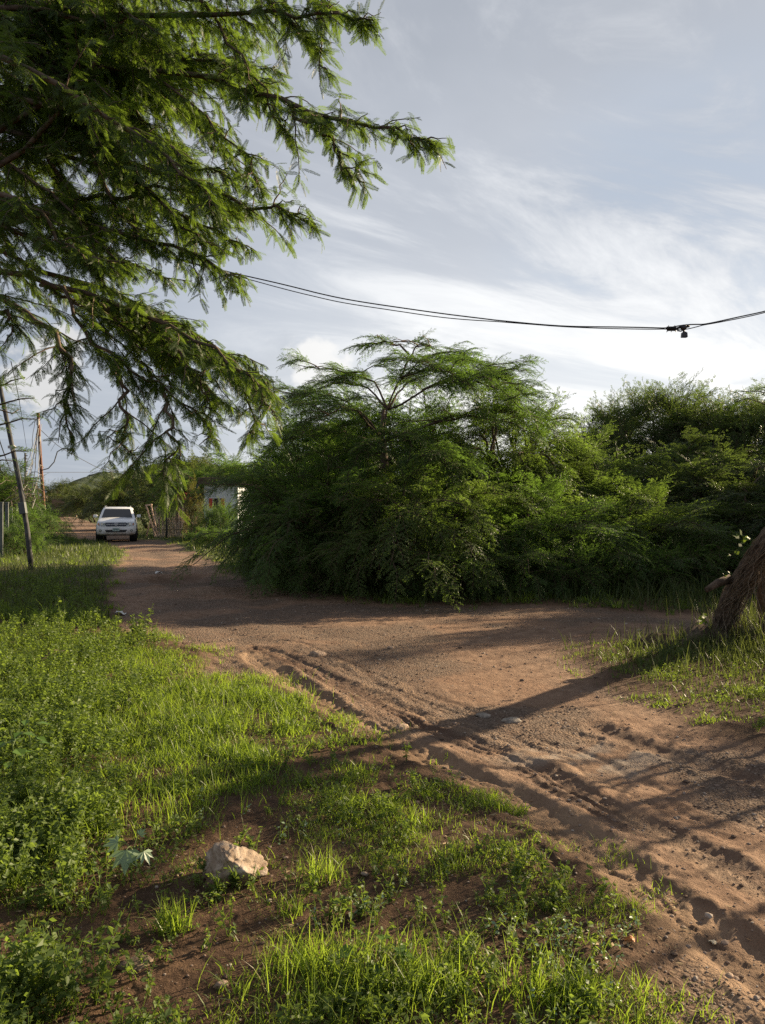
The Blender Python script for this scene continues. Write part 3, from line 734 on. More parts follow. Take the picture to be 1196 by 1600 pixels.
# ------------------------------------------------------------------ overhanging acacia, upper left
def acacia():
    rng = np.random.default_rng(5); base = Vector((-6.6, 6.4, 0.0)); t = empty('acacia_tree', base)
    tag(t, 'large feathery acacia overhanging the view from the upper left', 'tree')
    off = np.array(base); W = MB()
    crownp = np.array([-5.6, 6.3, 3.4])
    W.tube([(0, 0, -.15), (.1, 0, 1.0), (.45, -.05, 2.2), tuple(crownp - off)], [.30, .24, .21, .17], 10, jit=.08, rng=rng)
    limbs = [
        [(-150, -50, 6.5), (100, 30, 6.0), (300, 20, 5.5), (440, 28, 5.2), (530, 26, 5.0), (585, 34, 4.9)],
        [(-150, 80, 6.2), (150, 100, 6.0), (350, 130, 5.5), (470, 165, 5.0), (560, 195, 4.75), (640, 216, 4.6), (672, 222, 4.55)],
        [(430, 150, 5.2), (500, 200, 4.9), (540, 255, 4.8), (565, 292, 4.75)],
        [(-150, 180, 6.0), (100, 225, 5.8), (250, 265, 5.5), (370, 310, 5.2), (440, 326, 5.0), (490, 348, 4.9)],
        [(-150, 300, 6.0), (80, 340, 5.7), (230, 370, 5.4), (330, 410, 5.2), (385, 440, 5.1)],
        [(-150, 395, 6.0), (30, 430, 5.6), (130, 455, 5.4), (250, 500, 5.2), (340, 545, 5.0), (405, 600, 4.9), (430, 645, 4.8)],
        [(100, 448, 5.4), (130, 515, 5.2), (185, 570, 5.1), (250, 605, 5.0), (320, 650, 4.9), (345, 690, 4.9)],
        [(190, 480, 5.3), (300, 530, 5.4), (370, 590, 5.3), (400, 640, 5.2), (385, 690, 5.1)],
        [(185, 570, 5.1), (196, 640, 5.0), (192, 690, 4.95), (208, 720, 4.9)],
        [(250, 605, 5.0), (262, 655, 4.9), (278, 690, 4.85), (255, 725, 4.8), (258, 752, 4.75)],
        [(-120, 410, 5.2), (20, 470, 4.9), (90, 520, 4.8), (112, 580, 4.75), (98, 630, 4.7), (112, 680, 4.7)],
        [(-200, -150, 6.3), (0, 30, 5.9), (100, 150, 5.6), (190, 270, 5.4)],
        [(-200, 120, 6.0), (0, 240, 5.7), (100, 320, 5.5), (210, 430, 5.3)],
        [(-200, -220, 6.2), (100, -90, 6.0), (350, -60, 5.5), (480, -25, 5.2), (530, 20, 5.1)],
        [(0, -150, 6.0), (150, 40, 5.6), (280, 150, 5.3), (380, 240, 5.1), (410, 300, 5.0)],
        [(200, -120, 5.9), (350, 50, 5.4), (420, 150, 5.2), (455, 220, 5.1)],
        [(-200, 0, 5.4), (50, 110, 5.0), (200, 200, 4.8), (300, 280, 4.7), (345, 350, 4.6)],
        [(-200, 220, 5.2), (0, 350, 5.0), (120, 400, 4.8), (200, 410, 4.7)],
        [(-100, -100, 6.8), (200, 60, 6.6), (330, 200, 6.3), (390, 300, 6.0)],
        [(-200, 60, 6.9), (100, 170, 6.7), (260, 330, 6.3), (350, 400, 6.1)],
        [(-250, 200, 7.0), (0, 300, 6.8), (130, 390, 6.5), (300, 440, 6.2)],
        [(-250, -50, 7.0), (0, 90, 6.8), (200, 130, 6.6), (330, 110, 6.3)],
        [(300, -100, 5.6), (420, -10, 5.3), (480, 60, 5.1), (510, 110, 5.0)],
        [(-150, 330, 6.6), (60, 420, 6.4), (230, 470, 6.1), (380, 560, 5.8), (430, 620, 5.7)],
        [(-100, 260, 5.0), (60, 330, 4.9), (160, 440, 4.8)],
        [(250, 500, 5.2), (300, 580, 5.0), (330, 640, 4.95)],
        [(-60, 470, 4.7), (10, 490, 4.6), (22, 520, 4.6)]]
    for i in range(9):
        a = rng.uniform(0, 1); sx_, sy_ = 60 + 180 * a, 445 + 55 * a; ex, ey = rng.uniform(230, 425), rng.uniform(560, 690); Y0 = rng.uniform(4.9, 6.0)
        limbs.append([(sx_, sy_, Y0 + .2), (sx_ * .6 + ex * .4, sy_ * .62 + ey * .38 - 12, Y0 + .1), (ex, ey, Y0 - .2)])
    for i in range(40):          # inner boughs at other depths, filling the crown
        y0 = rng.uniform(-160, 400); ex = rng.uniform(120, 470); ey = rng.uniform(-40, 400)
        if ex > 500 - .28 * max(ey, 0): ex -= 110
        Y0 = rng.uniform(5.4, 7.6); my = y0 + (ey - y0) * .45 - rng.uniform(10, 60)
        limbs.append([(-160, y0, Y0 + .4), (ex * .35, my, Y0 + .1), (ex * .75, ey - 25, Y0 - .2), (ex, ey + 15, Y0 - .4)])
    pos, D, sc_, tn, rl = [], [], [], [], []
    def leaves(P, spacing, size, tint, start=0.0):
        seg = np.linalg.norm(np.diff(P, axis=0), axis=1); cum = np.concatenate([[0], np.cumsum(seg)]); L = cum[-1]
        q = L * start + spacing * rng.random(); side = 1
        while q < L:
            k = min(np.searchsorted(cum, q) - 1, len(P) - 2); k = max(k, 0); f = (q - cum[k]) / seg[k]
            p = P[k] * (1 - f) + P[k + 1] * f; tg = nrm(P[k + 1] - P[k]); lat = nrm(np.cross(tg, [0, 0, 1.0]) + 1e-6)
            side = -side
            flat = rng.random() < .55
            for m in (0, 1):       # a pair of feathers splaying from one short stalk
                dr = nrm(tg * rng.uniform(.15, .8) + lat * side * rng.uniform(.2, .9) + np.array([0, 0, rng.uniform(-.85, .12)]) + rng.normal(0, .18, 3))
                if flat: dr = nrm(tg * rng.uniform(.2, .9) + lat * side * rng.uniform(.5, 1.0) * (1 if m else .8) + np.array([0, 0, rng.uniform(-.38, .12)]))
                rl.append(rng.normal(0, .3 if flat else .9)); pos.append(p + rng.normal(0, .006, 3)); D.append(dr); sc_.append(size * rng.uniform(.72, 1.15)); tn.append(np.clip(tint + rng.normal(0, .18), 0, 1))
            q += spacing * rng.uniform(.7, 1.3)
    for j, lm in enumerate(limbs):
        C = np.array([np.array(at(*q)) - off for q in lm]); n = 16
        tt = np.linspace(0, len(C) - 1, n); k = np.minimum(tt.astype(int), len(C) - 2); fr = (tt - k)[:, None]
        P = C[k] * (1 - fr) + C[k + 1] * fr
        for _ in range(2): P[1:-1] = (P[:-2] + 2 * P[1:-1] + P[2:]) / 4
        P[1:-1] += rng.normal(0, .018, (n - 2, 3))
        main = lm[0][0] < 0
        if main:       # carry the limb back to the fork of the trunk
            B = curve(crownp - off, P[0], .25, 8, rng, .02)
            W.tube(B, np.linspace(.08, .026, 8), 7)
        W.tube(P, np.linspace(.026 if main else .014, .0035, n), 6)
        seg = np.linalg.norm(np.diff(P, axis=0), axis=1); L = seg.sum()
        leaves(P, .034, .118, .35, 0.40)
        ns = int(L / .100); tint0 = rng.uniform(.15, .75)
        for i in range(ns):
            f = .10 + .88 * (i + rng.random()) / ns; k = min(int(f * (n - 1)), n - 2); fr_ = f * (n - 1) - k
            p = P[k] * (1 - fr_) + P[k + 1] * fr_; tg = nrm(P[k + 1] - P[k]); lat = nrm(np.cross(tg, [0, 0, 1.0]) + 1e-6)
            fan = rng.normal(0, .9); ll = rng.uniform(.22, .80) * (1.12 - .96 * f) * (1.0 if main else .8)
            dr = nrm(tg * .75 + lat * fan * .75 + np.array([0, 0, rng.normal(0, .35)]))
            S = p + dr * ll * np.linspace(0, 1, 6)[:, None] + np.array([0, 0, -1.0]) * (rng.uniform(.0, .38) * ll) * (np.linspace(0, 1, 6)[:, None] ** 2)
            S[1:] += rng.normal(0, .008, (5, 3))
            W.tube(S, np.linspace(.0065, .002, 6), 3, caps=False)
            leaves(S, .034 + .02 * f * f, .110, np.clip(tint0 + rng.normal(0, .15), 0, 1), .05)
    pos = np.array(pos); D = np.array(D); sc_ = np.array(sc_)
    V, Q, T, Mm = scatter(PINNA, pos, D, sc_, np.array(rl), rng, np.array(tn))
    link('crown', np_mesh('acacia crown', V, Q, mats=[M['near_leaf']], tint=T), t)
    W.build('trunk', M['twig'], t, smooth=True)
    return len(pos)


print('pinnae', acacia())

# ------------------------------------------------------------------ leaning trunk on the right
def leaning_tree():
    rng = np.random.default_rng(8); bx, by = gpt(1120, 1012); base = np.array([bx, by, hz(bx, by)]); t = empty('leaning_tree', base)
    tag(t, 'old leaning tree trunk wrapped in dead vines at the right edge', 'tree')
    c = [np.array([0, 0, -.15]), np.array([.03, -.10, .12])]
    for px, py, Y in ((1143, 940, 8.5), (1172, 890, 8.15), (1208, 838, 7.75), (1270, 778, 7.75)): c.append(np.array(at(px, py, Y)) - base)
    c += [np.array([4.95, 8.15, 2.05]) - base, np.array([6.1, 8.75, 2.9]) - base]  # unseen upper trunk, bent towards the sun to shorten its cast shadow
    C = np.array(c); n = 40; tt = np.linspace(0, len(C) - 1, n); k = np.minimum(tt.astype(int), len(C) - 2); fr = (tt - k)[:, None]
    P = C[k] * (1 - fr) + C[k + 1] * fr
    for _ in range(4): P[1:-1] = (P[:-2] + 2 * P[1:-1] + P[2:]) / 4
    rad = np.interp(np.linspace(0, 1, n), [0, .07, .2, .5, .62, 1], [.165, .118, .102, .098, .08, .05])
    W = MB(); sides = 28
    # ridged, knotted bark surface
    ang = np.arange(sides) / sides * 2 * math.pi
    Tn = np.gradient(P, axis=0); Tn /= np.linalg.norm(Tn, axis=1, keepdims=True); V = np.zeros((n, sides, 3)); up = np.array([1.0, 0, 0])
    for i in range(n):
        x = nrm(np.cross(up, Tn[i])); y = np.cross(Tn[i], x); up = y
        rr = rad[i] * (1 + .16 * np.sin(ang * 3 + i * .12) + .10 * np.sin(ang * 7 + i * .25 + 1) + .14 * (vnoise(ang * 3 + 50, np.full(sides, i * .5)) - .5) + .20 * (vnoise(ang * 5, np.full(sides, i * .8 + 30)) - .5))
        V[i] = P[i] + rr[:, None] * (np.cos(ang)[:, None] * x + np.sin(ang)[:, None] * y)
    Q = [(i * sides + j, i * sides + (j + 1) % sides, (i + 1) * sides + (j + 1) % sides, (i + 1) * sides + j) for i in range(n - 1) for j in range(sides)]
    W.add(V.reshape(-1, 3), Q)
    for a in (2.5, 3.6, 4.6, 5.6, .6):       # roots
        e = np.array([math.cos(a), math.sin(a), 0]) * rng.uniform(.5, .8); W.tube([np.array([0, 0, .12]) + e * .25, e * .6 + np.array([0, 0, .0]), e + np.array([0, 0, -.08])], [.13, .08, .03], 8)
    W.build('trunk', M['bark'], t, smooth=True)
    s0 = np.array(at(1141, 905, 8.35)) - base; s1 = np.array(at(1104, 922, 8.25)) - base
    MB().tube([s0, (s0 + s1) / 2 + np.array([0, 0, .02]), s1], [.055, .045, .032], 8, jit=.1, rng=rng).build('branch_stub', M['bark'], t, smooth=True)
    s2 = np.array(at(1196, 1000, 8.6)) - base; s3 = np.array(at(1192, 930, 8.5)) - base; s4 = np.array(at(1202, 850, 8.2)) - base; s5 = np.array(at(1240, 740, 7.8)) - base
    s2[2] = -.1; s2[0] += .04
    MB().tube([s2, s3, s4, s5], [.075, .06, .055, .05], 8, jit=.12, rng=rng).build('side_stem', M['bark'], t, smooth=True)
    # net of dead vines round the trunk and hanging from it
    dv = MB()
    for i in range(95):
        f0 = rng.uniform(0, .55); f1 = min(f0 + rng.uniform(.15, .5), .95); a0 = rng.uniform(0, 6.28); tw = rng.uniform(-3.2, 3.2); m = 16; pts = []
        for q in np.linspace(0, 1, m):
            i_ = (f0 + (f1 - f0) * q) * (n - 1); kk = min(int(i_), n - 2); p = P[kk] * (1 - i_ + kk) + P[kk + 1] * (i_ - kk)
            x = nrm(np.cross(np.array([1.0, 0, 0]), Tn[kk])); y = np.cross(Tn[kk], x); a = a0 + tw * q
            pts.append(p + (rad[kk] * 1.10 + .006 + rng.uniform(0, .035) * rng.random()) * (math.cos(a) * x + math.sin(a) * y))
        dv.tube(pts, rng.uniform(.0012, .0045), 4, caps=False)
    for i in range(60):
        f = rng.uniform(.12, .62); kk = int(f * (n - 1)); a = rng.uniform(0, 6.28); p = P[kk] + np.array([math.cos(a), math.sin(a) * .7, rng.uniform(-.6, .4)]) * rad[kk] * .95
        L = min(rng.uniform(.25, 1.1), p[2] + .05); e = p + np.array([rng.normal(.22, .22), rng.normal(.05, .18), -max(L, .1)])
        dv.tube(curve(p, e, rng.uniform(-.05, .12), 8, rng, .018), rng.uniform(.0016, .0045), 3, caps=False)
    dv.build('dead_vine', M['dead_vine'], t)
    # a few fresh vine leaves catching the light
    S = Spray()
    for px, py, Y, s_ in ((1162, 838, 8.05, .11), (1171, 840, 8.0, .10), (1155, 857, 8.1, .09), (1166, 848, 8.0, .07), (1102, 960, 8.6, .08), (1098, 968, 8.6, .10), (1100, 975, 8.6, .07),
                          (1136, 898, 8.35, .05), (1147, 868, 8.15, .05)):
        p = np.array(at(px, py, Y)) - base
        for q in range(4):
            dr = nrm(np.array([rng.normal(-.5, .4), -.2 + rng.normal(0, .3), rng.normal(-.3, .5)])); S.leaf(p + rng.normal(0, .02, 3), dr, nrm(np.array([.6, -.5, .5]) + rng.normal(0, .25, 3)), s_ * .75, s_ * .5, rng.random())
    v_, q_, t_, m_ = S.out(); link('vine_leaves', np_mesh('vine leaves', v_, q_, mats=[M['weed']], tint=t_), t)
    # crown, out over the right of the view
    pos, D, sc_ = [], [], []; tip = P[-1]; Br = MB()
    for i in range(9):
        a = rng.uniform(-1.5, 1.6); L = rng.uniform(1.0, 3.0)
        e = tip + np.array([L * math.cos(a) * 1.15 + .5, L * math.sin(a) * .8, rng.uniform(-1.0, 1.6)])
        if e[0] + base[0] < .56 * (e[1] + base[1]) + .6: continue
        B = curve(tip, e, .25, 8, rng, .03); Br.tube(B, np.linspace(.05, .01, 8), 5)
        a_, b_, c_ = bough(rng, B, 5, .62, start=.55)
        for p_, d_, s_ in zip(a_, b_, c_):
            q = p_ + d_ * s_ * .95 + base
            if q[0] > .52 * q[1] + .25: pos.append(p_); D.append(d_); sc_.append(s_)
    V, Q, T, Mm = scatter(SPRAYS, pos, np.array(D), np.array(sc_), rng.normal(0, .4, len(pos)), rng)
    link('crown', np_mesh('leaning tree crown', V, Q, mats=[M['leaf'], M['twig']], mq=Mm, tint=T), t)
    Br.build('branches', M['twig'], t, smooth=True)


leaning_tree()
# out of the frame on the right: the shrubs whose shade dapples the near ground
plant_tree('mesquite_bush', SPARSE, (8.6, 9.2, 0), 8.8, (.62, .62, 1.05), 'slim bush beyond the leaning trunk on the right', 'bush', 'mesquite bushes beyond the right edge')

for k, (x, y, H, r_) in enumerate(((8.3, 13.7, 3.0, 1.35), (11.0, 15.2, 4.6, 2.1))):
    plant_tree('mesquite_bush', ROUND, (x, y, 0), 2 + k, (r_ / 2.7, r_ / 2.7, H / 4.0), ('smaller', 'larger')[k] + ' of two bushes past the right edge that shade the middle of the road', 'bush', 'mesquite bushes beyond the right edge')


def thorn_tree():
    rng = np.random.default_rng(90); base = np.array([4.3, 6.0, 0.0]); t = empty('thorn_tree', base); W = MB(); pos, D, sc_ = [], [], []
    tag(t, 'many stemmed thorn tree outside the right edge, its stems streaking the near road with shade', 'tree')
    for k in range(9):
        b0 = np.array([rng.uniform(-.55, 1.3), rng.uniform(-.45, .35), -.08]); b0[0] = max(b0[0], .60 * (b0[1] + 6.0) + .12 - 4.3 + .15)
        e = b0 + np.array([rng.uniform(.1, .5), rng.uniform(-.1, .4), rng.uniform(1.5, 2.7)]); P = curve(b0, e, rng.uniform(-.1, .1), 9, rng, .03); r_ = rng.uniform(.022, .050); W.tube(P, np.linspace(r_, r_ * .4, 9), 6)
        for q in range(3):
            p = P[int(rng.integers(4, 9))]; a = rng.uniform(-1.2, 1.9); B = curve(p, p + np.array([math.cos(a) * rng.uniform(.3, .7), math.sin(a) * .5, rng.uniform(-.1, .4)]), .05, 6, rng, .015); W.tube(B, np.linspace(.012, .004, 6), 4)
            a_, b_, c_ = bough(rng, B, 3, .50, start=.4)
            for p_, d_, s2 in zip(a_, b_, c_):
                if (p_ + d_ * s2 + base)[0] > .56 * (p_ + d_ * s2 + base)[1] + .1: pos.append(p_); D.append(d_); sc_.append(s2)
    V, Q, T, Mm = scatter(SPRAYS, pos, np.array(D), np.array(sc_), rng.normal(0, .4, len(pos)), rng)
    link('crown', np_mesh('thorn tree crown', V, Q, mats=[M['leaf'], M['twig']], mq=Mm, tint=T), t); W.build('trunk', M['twig'], t, smooth=True)


thorn_tree()

# ------------------------------------------------------------------ far trees along the road
FARA = bush_meshes('far tree', 61, 2.6, 4.2, 46, 9, 1.05, FARSPR, 'leaf_far', low=0.0)
FARB = bush_meshes('far broad tree', 62, 3.4, 4.0, 50, 9, 1.1, FARSPR, 'leaf_far', low=0.0, wisps=50)
def ft(px, Y, top, rw, k, label, group='trees along the far road'):
    ms, H0, R0 = ((FARA, 4.2, 2.6), (FARB, 4.0, 3.4), (ROUND, 4.0, 2.7))[k]
    gb(px, Y, top, ms, H0, R0, rw, label, 'roadside_tree', 'tree', group)
ft(300, 52, 706, 4.6, 1, 'dark tree behind the red roofed shed')
ft(345, 46, 712, 4.0, 2, 'dark tree rising behind the white house')
ft(200, 58, 738, 3.2, 0, 'dark bushy tree directly behind the white car')
ft(235, 60, 730, 3.2, 1, 'tree between the white car and the stick fence')
ft(178, 74, 742, 3.2, 0, 'tree above the roof of the white car, to its left')
ft(150, 90, 757, 3.8, 1, 'rounded tree on the right side of the far road')
ft(128, 120, 765, 4.2, 0, 'pale hazy tree just right of the earth wall')
ft(94, 165, 749, 5.6, 1, 'tall tree standing over the far earth wall')
ft(22, 120, 766, 5.0, 0, 'tree left of the far road behind the rusty pole')
ft(36, 85, 772, 2.4, 1, 'bushy tree beside the foot of the rusty pole', 'trees behind the post fence')
ft(22, 56, 752, 2.6, 0, 'sunlit yellow green tree between the two poles', 'trees behind the post fence')
ft(8, 46, 738, 3.0, 1, 'sunlit tree behind the leaning pole', 'trees behind the post fence')
ft(-25, 38, 722, 3.6, 2, 'tree at the left edge behind the fence posts', 'trees behind the post fence')
ft(-70, 60, 715, 5.0, 1, 'tree far left beyond the fence posts', 'trees behind the post fence')
gb(46, 33, 800, LOWB, 1.15, 1.5, 1.6, 'low shrub behind the leaning pole', 'low_shrub', 'shrub', 'low shrubs on the left verge')
gb(40, 27, 842, LOWB, 1.15, 1.5, 1.0, 'low shrub just right of the leaning pole foot', 'low_shrub', 'shrub', 'low shrubs on the left verge')
gb(20, 26, 822, LOWB, 1.15, 1.5, 1.2, 'low shrub among the fence posts', 'low_shrub', 'shrub', 'low shrubs on the left verge')
gb(318, 37, 818, LOWB, 1.15, 1.5, 1.1, 'weedy shrub in front of the stick fence', 'low_shrub', 'shrub', 'low shrubs before the house')
gb(338, 31, 828, LOWB, 1.15, 1.5, 1.2, 'weedy shrub in front of the white house', 'low_shrub', 'shrub', 'low shrubs before the house')


YSHRUB = variant(bush_meshes('yellowing shrub', 71, 1.0, 1.6, 30, 8, .55, low=.1, skirt=.5), M['leaf_yellow'])
gb(303, 35.5, 750, YSHRUB, 1.6, 1.0, .55, 'yellowing young shrub in front of the white house wall', 'yellow_shrub', 'shrub', None)
gb(340, 34.0, 792, LOWB, 1.15, 1.5, 1.0, 'dark weedy shrub over the foot of the white house wall', 'low_shrub', 'shrub', 'low shrubs before the house')


def left_mesquite():
    """the small tree whose feathery boughs reach into the left edge over the pole"""
    rng = np.random.default_rng(77); base = np.array([-7.6, 13.2, 0.0]); t = empty('mesquite_tree', base); W = MB(); pos, D, sc_ = [], [], []
    tag(t, 'small mesquite reaching feathery boughs in from the left edge', 'tree')
    W.tube([(0, 0, -.1), (.1, 0, 1.2), (.0, .1, 2.4), (.1, 0, 3.4)], [.12, .10, .08, .05], 7)
    for px, py, Y in ((40, 590, 12.6), (55, 622, 13), (58, 655, 12.8), (45, 705, 12.5), (20, 600, 13.5), (0, 560, 13), (30, 640, 14), (-60, 540, 13), (-90, 600, 12), (-120, 660, 13), (20, 720, 13.4)):
        e = np.array(at(px, py, Y)) - base; s_ = np.array([.05, .05, max(1.2, e[2] - .5)])
        B = curve(s_, e, .12, 8, rng, .03); W.tube(B, np.linspace(.03, .008, 8), 5); a_, b_, c_ = bough(rng, B, 7, .42, start=.3, upb=.02); pos += a_; D += b_; sc_ += c_
    V, Q, T, Mm = scatter(SPRAYS, pos, np.array(D), np.array(sc_), rng.normal(0, .3, len(pos)), rng)
    link('crown', np_mesh('left mesquite crown', V, Q, mats=[M['leaf'], M['twig']], mq=Mm, tint=T), t); W.build('trunk', M['twig'], t, smooth=True)


left_mesquite()

# wispy bough at the right edge of the sky
def right_mesquite():
    rng = np.random.default_rng(78); base = np.array([10.6, 18.0, 0.0]); t = empty('mesquite_tree', base); W = MB(); pos, D, sc_ = [], [], []
    tag(t, 'mesquite whose thin bough tips show against the sky at the right edge', 'tree')
    W.tube([(0, 0, -.1), (-.1, 0, 1.6), (.1, .1, 3.0), (.0, 0, 3.9)], [.14, .12, .09, .05], 7)
    for px, py, Y in ((1158, 612, 17.4), (1150, 628, 18), (1185, 606, 18), (1230, 590, 18), (1300, 600, 18), (1350, 640, 18), (1210, 640, 17)):
        e = np.array(at(px, py, Y)) - base; B = curve(np.array([0, 0, 3.4]), e, .22, 8, rng, .03); W.tube(B, np.linspace(.03, .008, 8), 5)
        a_, b_, c_ = bough(rng, B, 9, .5, start=.3, upb=.02); pos += a_; D += b_; sc_ += c_
    V, Q, T, Mm = scatter(SPRAYS, pos, np.array(D), np.array(sc_), rng.normal(0, .3, len(pos)), rng)
    link('crown', np_mesh('right mesquite crown', V, Q, mats=[M['leaf'], M['twig']], mq=Mm, tint=T), t); W.build('trunk', M['twig'], t, smooth=True)


right_mesquite()

# ------------------------------------------------------------------ grass, weeds, undergrowth, gravel
def blades(x, y, L, w, rng, lean=0.5, lv=4):
    n = len(x); z = height(x, y) - 0.006; az = rng.uniform(0, 2 * math.pi, n); le = np.abs(rng.normal(lean, .28, n)); tw = rng.normal(0, .7, n)
    V = np.zeros((n, lv, 2, 3)); px = np.cos(az); py = np.sin(az); sx = -np.sin(az + tw); sy = np.cos(az + tw)
    cx = np.zeros(n); cz = np.zeros(n)
    for i in range(lv):
        f = i / (lv - 1)
        if i:
            a = le * (f ** 1.0) * 1.55; cx = cx + np.sin(a) * L / (lv - 1); cz = cz + np.cos(a) * L / (lv - 1)
        ww = w * (1 - f) ** 0.7 * 0.5 + w * 0.04
        for s_, k in ((-1, 0), (1, 1)):
            V[:, i, k, 0] = x + px * cx + s_ * sx * ww; V[:, i, k, 1] = y + py * cx + s_ * sy * ww; V[:, i, k, 2] = z + cz
    base = (np.arange(n) * lv * 2)[:, None]
    Q = np.concatenate([np.stack([base[:, 0] + 2 * i, base[:, 0] + 2 * i + 1, base[:, 0] + 2 * i + 3, base[:, 0] + 2 * i + 2], 1) for i in range(lv - 1)])
    return V.reshape(-1, 3), Q


def cover(x, y):
    """share of ground hidden by grass"""
    rs = road_sd(x, y); out = sstep(-rs, -0.05, 0.45)
    n1 = fbm(x * 1.1 + 5, y * 1.1, 3); n2 = fbm(x * 3.3, y * 3.3 + 7, 3)
    n3 = fbm(x * 9, y * 9 + 3, 2); d_ = out * sstep(n2 * 0.45 + n1 * 0.25 + n3 * 0.30, 0.43, 0.62)
    edge = sstep(-rs, -0.30, 0.0) * (1 - out) * sstep(n2, 0.52, 0.66) * 0.6
    def blob(px, py, rx, ry):
        gx, gy = gpt(px, py); return np.exp(-((x - gx) / rx) ** 2 - ((y - gy) / ry) ** 2)
    bare = np.clip(blob(290, 1480, .35, .22) + blob(190, 1520, .25, .15) + blob(400, 1270, .30, .28) * .8 + blob(520, 1470, .14, .16) * .9 + blob(640, 1420, .3, .2) * .7 + blob(950, 1540, .2, .15) * .8 + blob(410, 1400, .25, .15) * .6 + blob(330, 1350, .25, .2) * .5, 0, 1)
    lush = np.clip(blob(230, 1100, 1.4, 1.5) + blob(60, 1000, 2.2, 2.2) + blob(420, 1130, .6, .9) * .9 + blob(600, 1560, .30, .16) + blob(860, 1585, .18, .08) * .9 + blob(100, 1300, .6, .6) * .9 + blob(560, 1300, .4, .4) * .3, 0, 1)
    d_ = np.clip(d_ * (0.50 + 0.65 * lush) + out * lush * 0.10, 0, 1) * (1 - 0.92 * bare)
    return np.clip(np.maximum(d_, edge), 0, 1), lush, out, rs


def sample(n, y0, y1, rng, smin=-0.56, smax=0.56, pw=1.0):
    y = np.exp(rng.uniform(math.log(y0), math.log(y1), n)) if pw else rng.uniform(y0, y1, n)
    return rng.uniform(smin, smax, n) * y, y


def build_grass():
    rng = np.random.default_rng(31); VV, QQ, TT, off = [], [], [], 0
    def push(V, Q, T):
        nonlocal off
        VV.append(V); QQ.append(Q + off); TT.append(T); off += len(V)
    # tufts: several blades from one root
    for (n, y0, y1, per, L0, L1, w0) in ((3400, 2.1, 4.2, 8, .025, .120, .0032), (6800, 4.0, 11.0, 11, .03, .13, .0055), (3800, 10.5, 46, 11, .14, .32, .016)):
        x, y = sample(n * 5, y0, y1, rng); c, lush, out, rs = cover(x, y)
        keep = rng.random(len(x)) < c; x, y, lush, c = x[keep][:n], y[keep][:n], lush[keep][:n], c[keep][:n]
        k = rng.integers(max(3, per // 2), per + 6, len(x)); X = np.repeat(x, k); Y = np.repeat(y, k); lu = np.repeat(lush, k)
        sp_ = .022 * (1 + Y * .09); X = X + rng.normal(0, 1, len(X)) * sp_; Y = Y + rng.normal(0, 1, len(Y)) * sp_
        size = np.repeat(rng.uniform(.35, 1.25, len(x)) * (.55 + .9 * fbm(x * 2.4 + 60, y * 2.4, 3)), k)
        L = rng.uniform(L0, L1, len(X)) * (0.60 + .55 * lu) * size
        V, Q = blades(X, Y, L, w0 * rng.uniform(.6, 1.5, len(X)), rng, .72); T = np.repeat(np.clip(np.repeat(rng.normal(.42, .22, len(x)), k) + rng.normal(0, .15, len(X)), 0, 1), 8)
        push(V, Q, T)
    # long bright blades in the lush clumps low in the view, and a tuft beside the stone
    for px, py, n, sx_, sy_, L0, L1 in ((600, 1570, 380, .24, .11, .06, .20), (500, 1530, 160, .08, .06, .08, .19), (860, 1590, 160, .12, .05, .07, .15), (268, 1470, 130, .028, .02, .08, .16), (220, 1290, 260, .26, .16, .08, .20), (340, 1240, 120, .2, .15, .06, .16),
                                        (500, 1390, 130, .05, .05, .07, .15), (700, 1370, 90, .06, .05, .05, .12), (790, 1350, 80, .06, .05, .05, .11), (640, 1300, 90, .07, .06, .05, .12), (455, 1440, 60, .03, .03, .05, .12), (560, 1230, 120, .08, .08, .05, .12), (390, 1110, 420, .28, .35, .07, .18), (250, 1110, 420, .5, .5, .07, .20)):
        gx, gy = gpt(px, py); X = gx + rng.normal(0, sx_, n); Y = gy + rng.normal(0, sy_, n); Y = np.maximum(Y, 2.02)
        V, Q = blades(X, Y, rng.uniform(L0, L1, n), rng.uniform(.003, .0065, n), rng, .52); push(V, Q, np.repeat(np.clip(rng.normal(.62, .2, n), 0, 1), 8))
    V, Q, T = np.concatenate(VV), np.concatenate(QQ), np.concatenate(TT)
    tag(link('grass', np_mesh('grass', V, Q, mats=[M['grass']], tint=T)), 'green grass in tufts over the near verge', 'grass', kind='stuff')
    return len(Q)


print('grass quads', build_grass())


def plant_template(rng, nl, H, leaf, spread, flat=0.5, fold=0.25):
    S = Spray()
    for s_ in range(int(rng.integers(2, 5))):
        a = rng.uniform(0, 6.28); tip = np.array([spread * math.cos(a) * rng.uniform(.3, 1), spread * math.sin(a) * rng.uniform(.3, 1), H * rng.uniform(.5, 1.1)])
        P = [tip * q + np.array([0, 0, .12 * H * math.sin(q * 3.1)]) for q in np.linspace(0, 1, 5)]
        S.strip(P, .0018, np.array([0, 1.0, 0]), .3); S.strip(P, .0018, np.array([1.0, 0, 0]), .3)
        for i in range(nl):
            q = .25 + .75 * i / nl; p = tip * q + np.array([0, 0, .12 * H * math.sin(q * 3.1)]); b_ = rng.uniform(0, 6.28)
            dr = nrm(np.array([math.cos(b_), math.sin(b_), rng.uniform(-.5, .5) * flat])); nm = nrm(np.array([rng.normal(0, .8), rng.normal(0, .8), 0.8])); L = leaf * rng.uniform(.6, 1.25); t = rng.random()
            sd_ = nrm(np.cross(nm, dr)); up = nm * L * fold * .4; m_ = p + dr * L * .5
            S.quad(p, m_ + sd_ * L * .30 + up, p + dr * L, m_, t); S.quad(p, m_, p + dr * L, m_ - sd_ * L * .30 + up, t)
    return S.out()


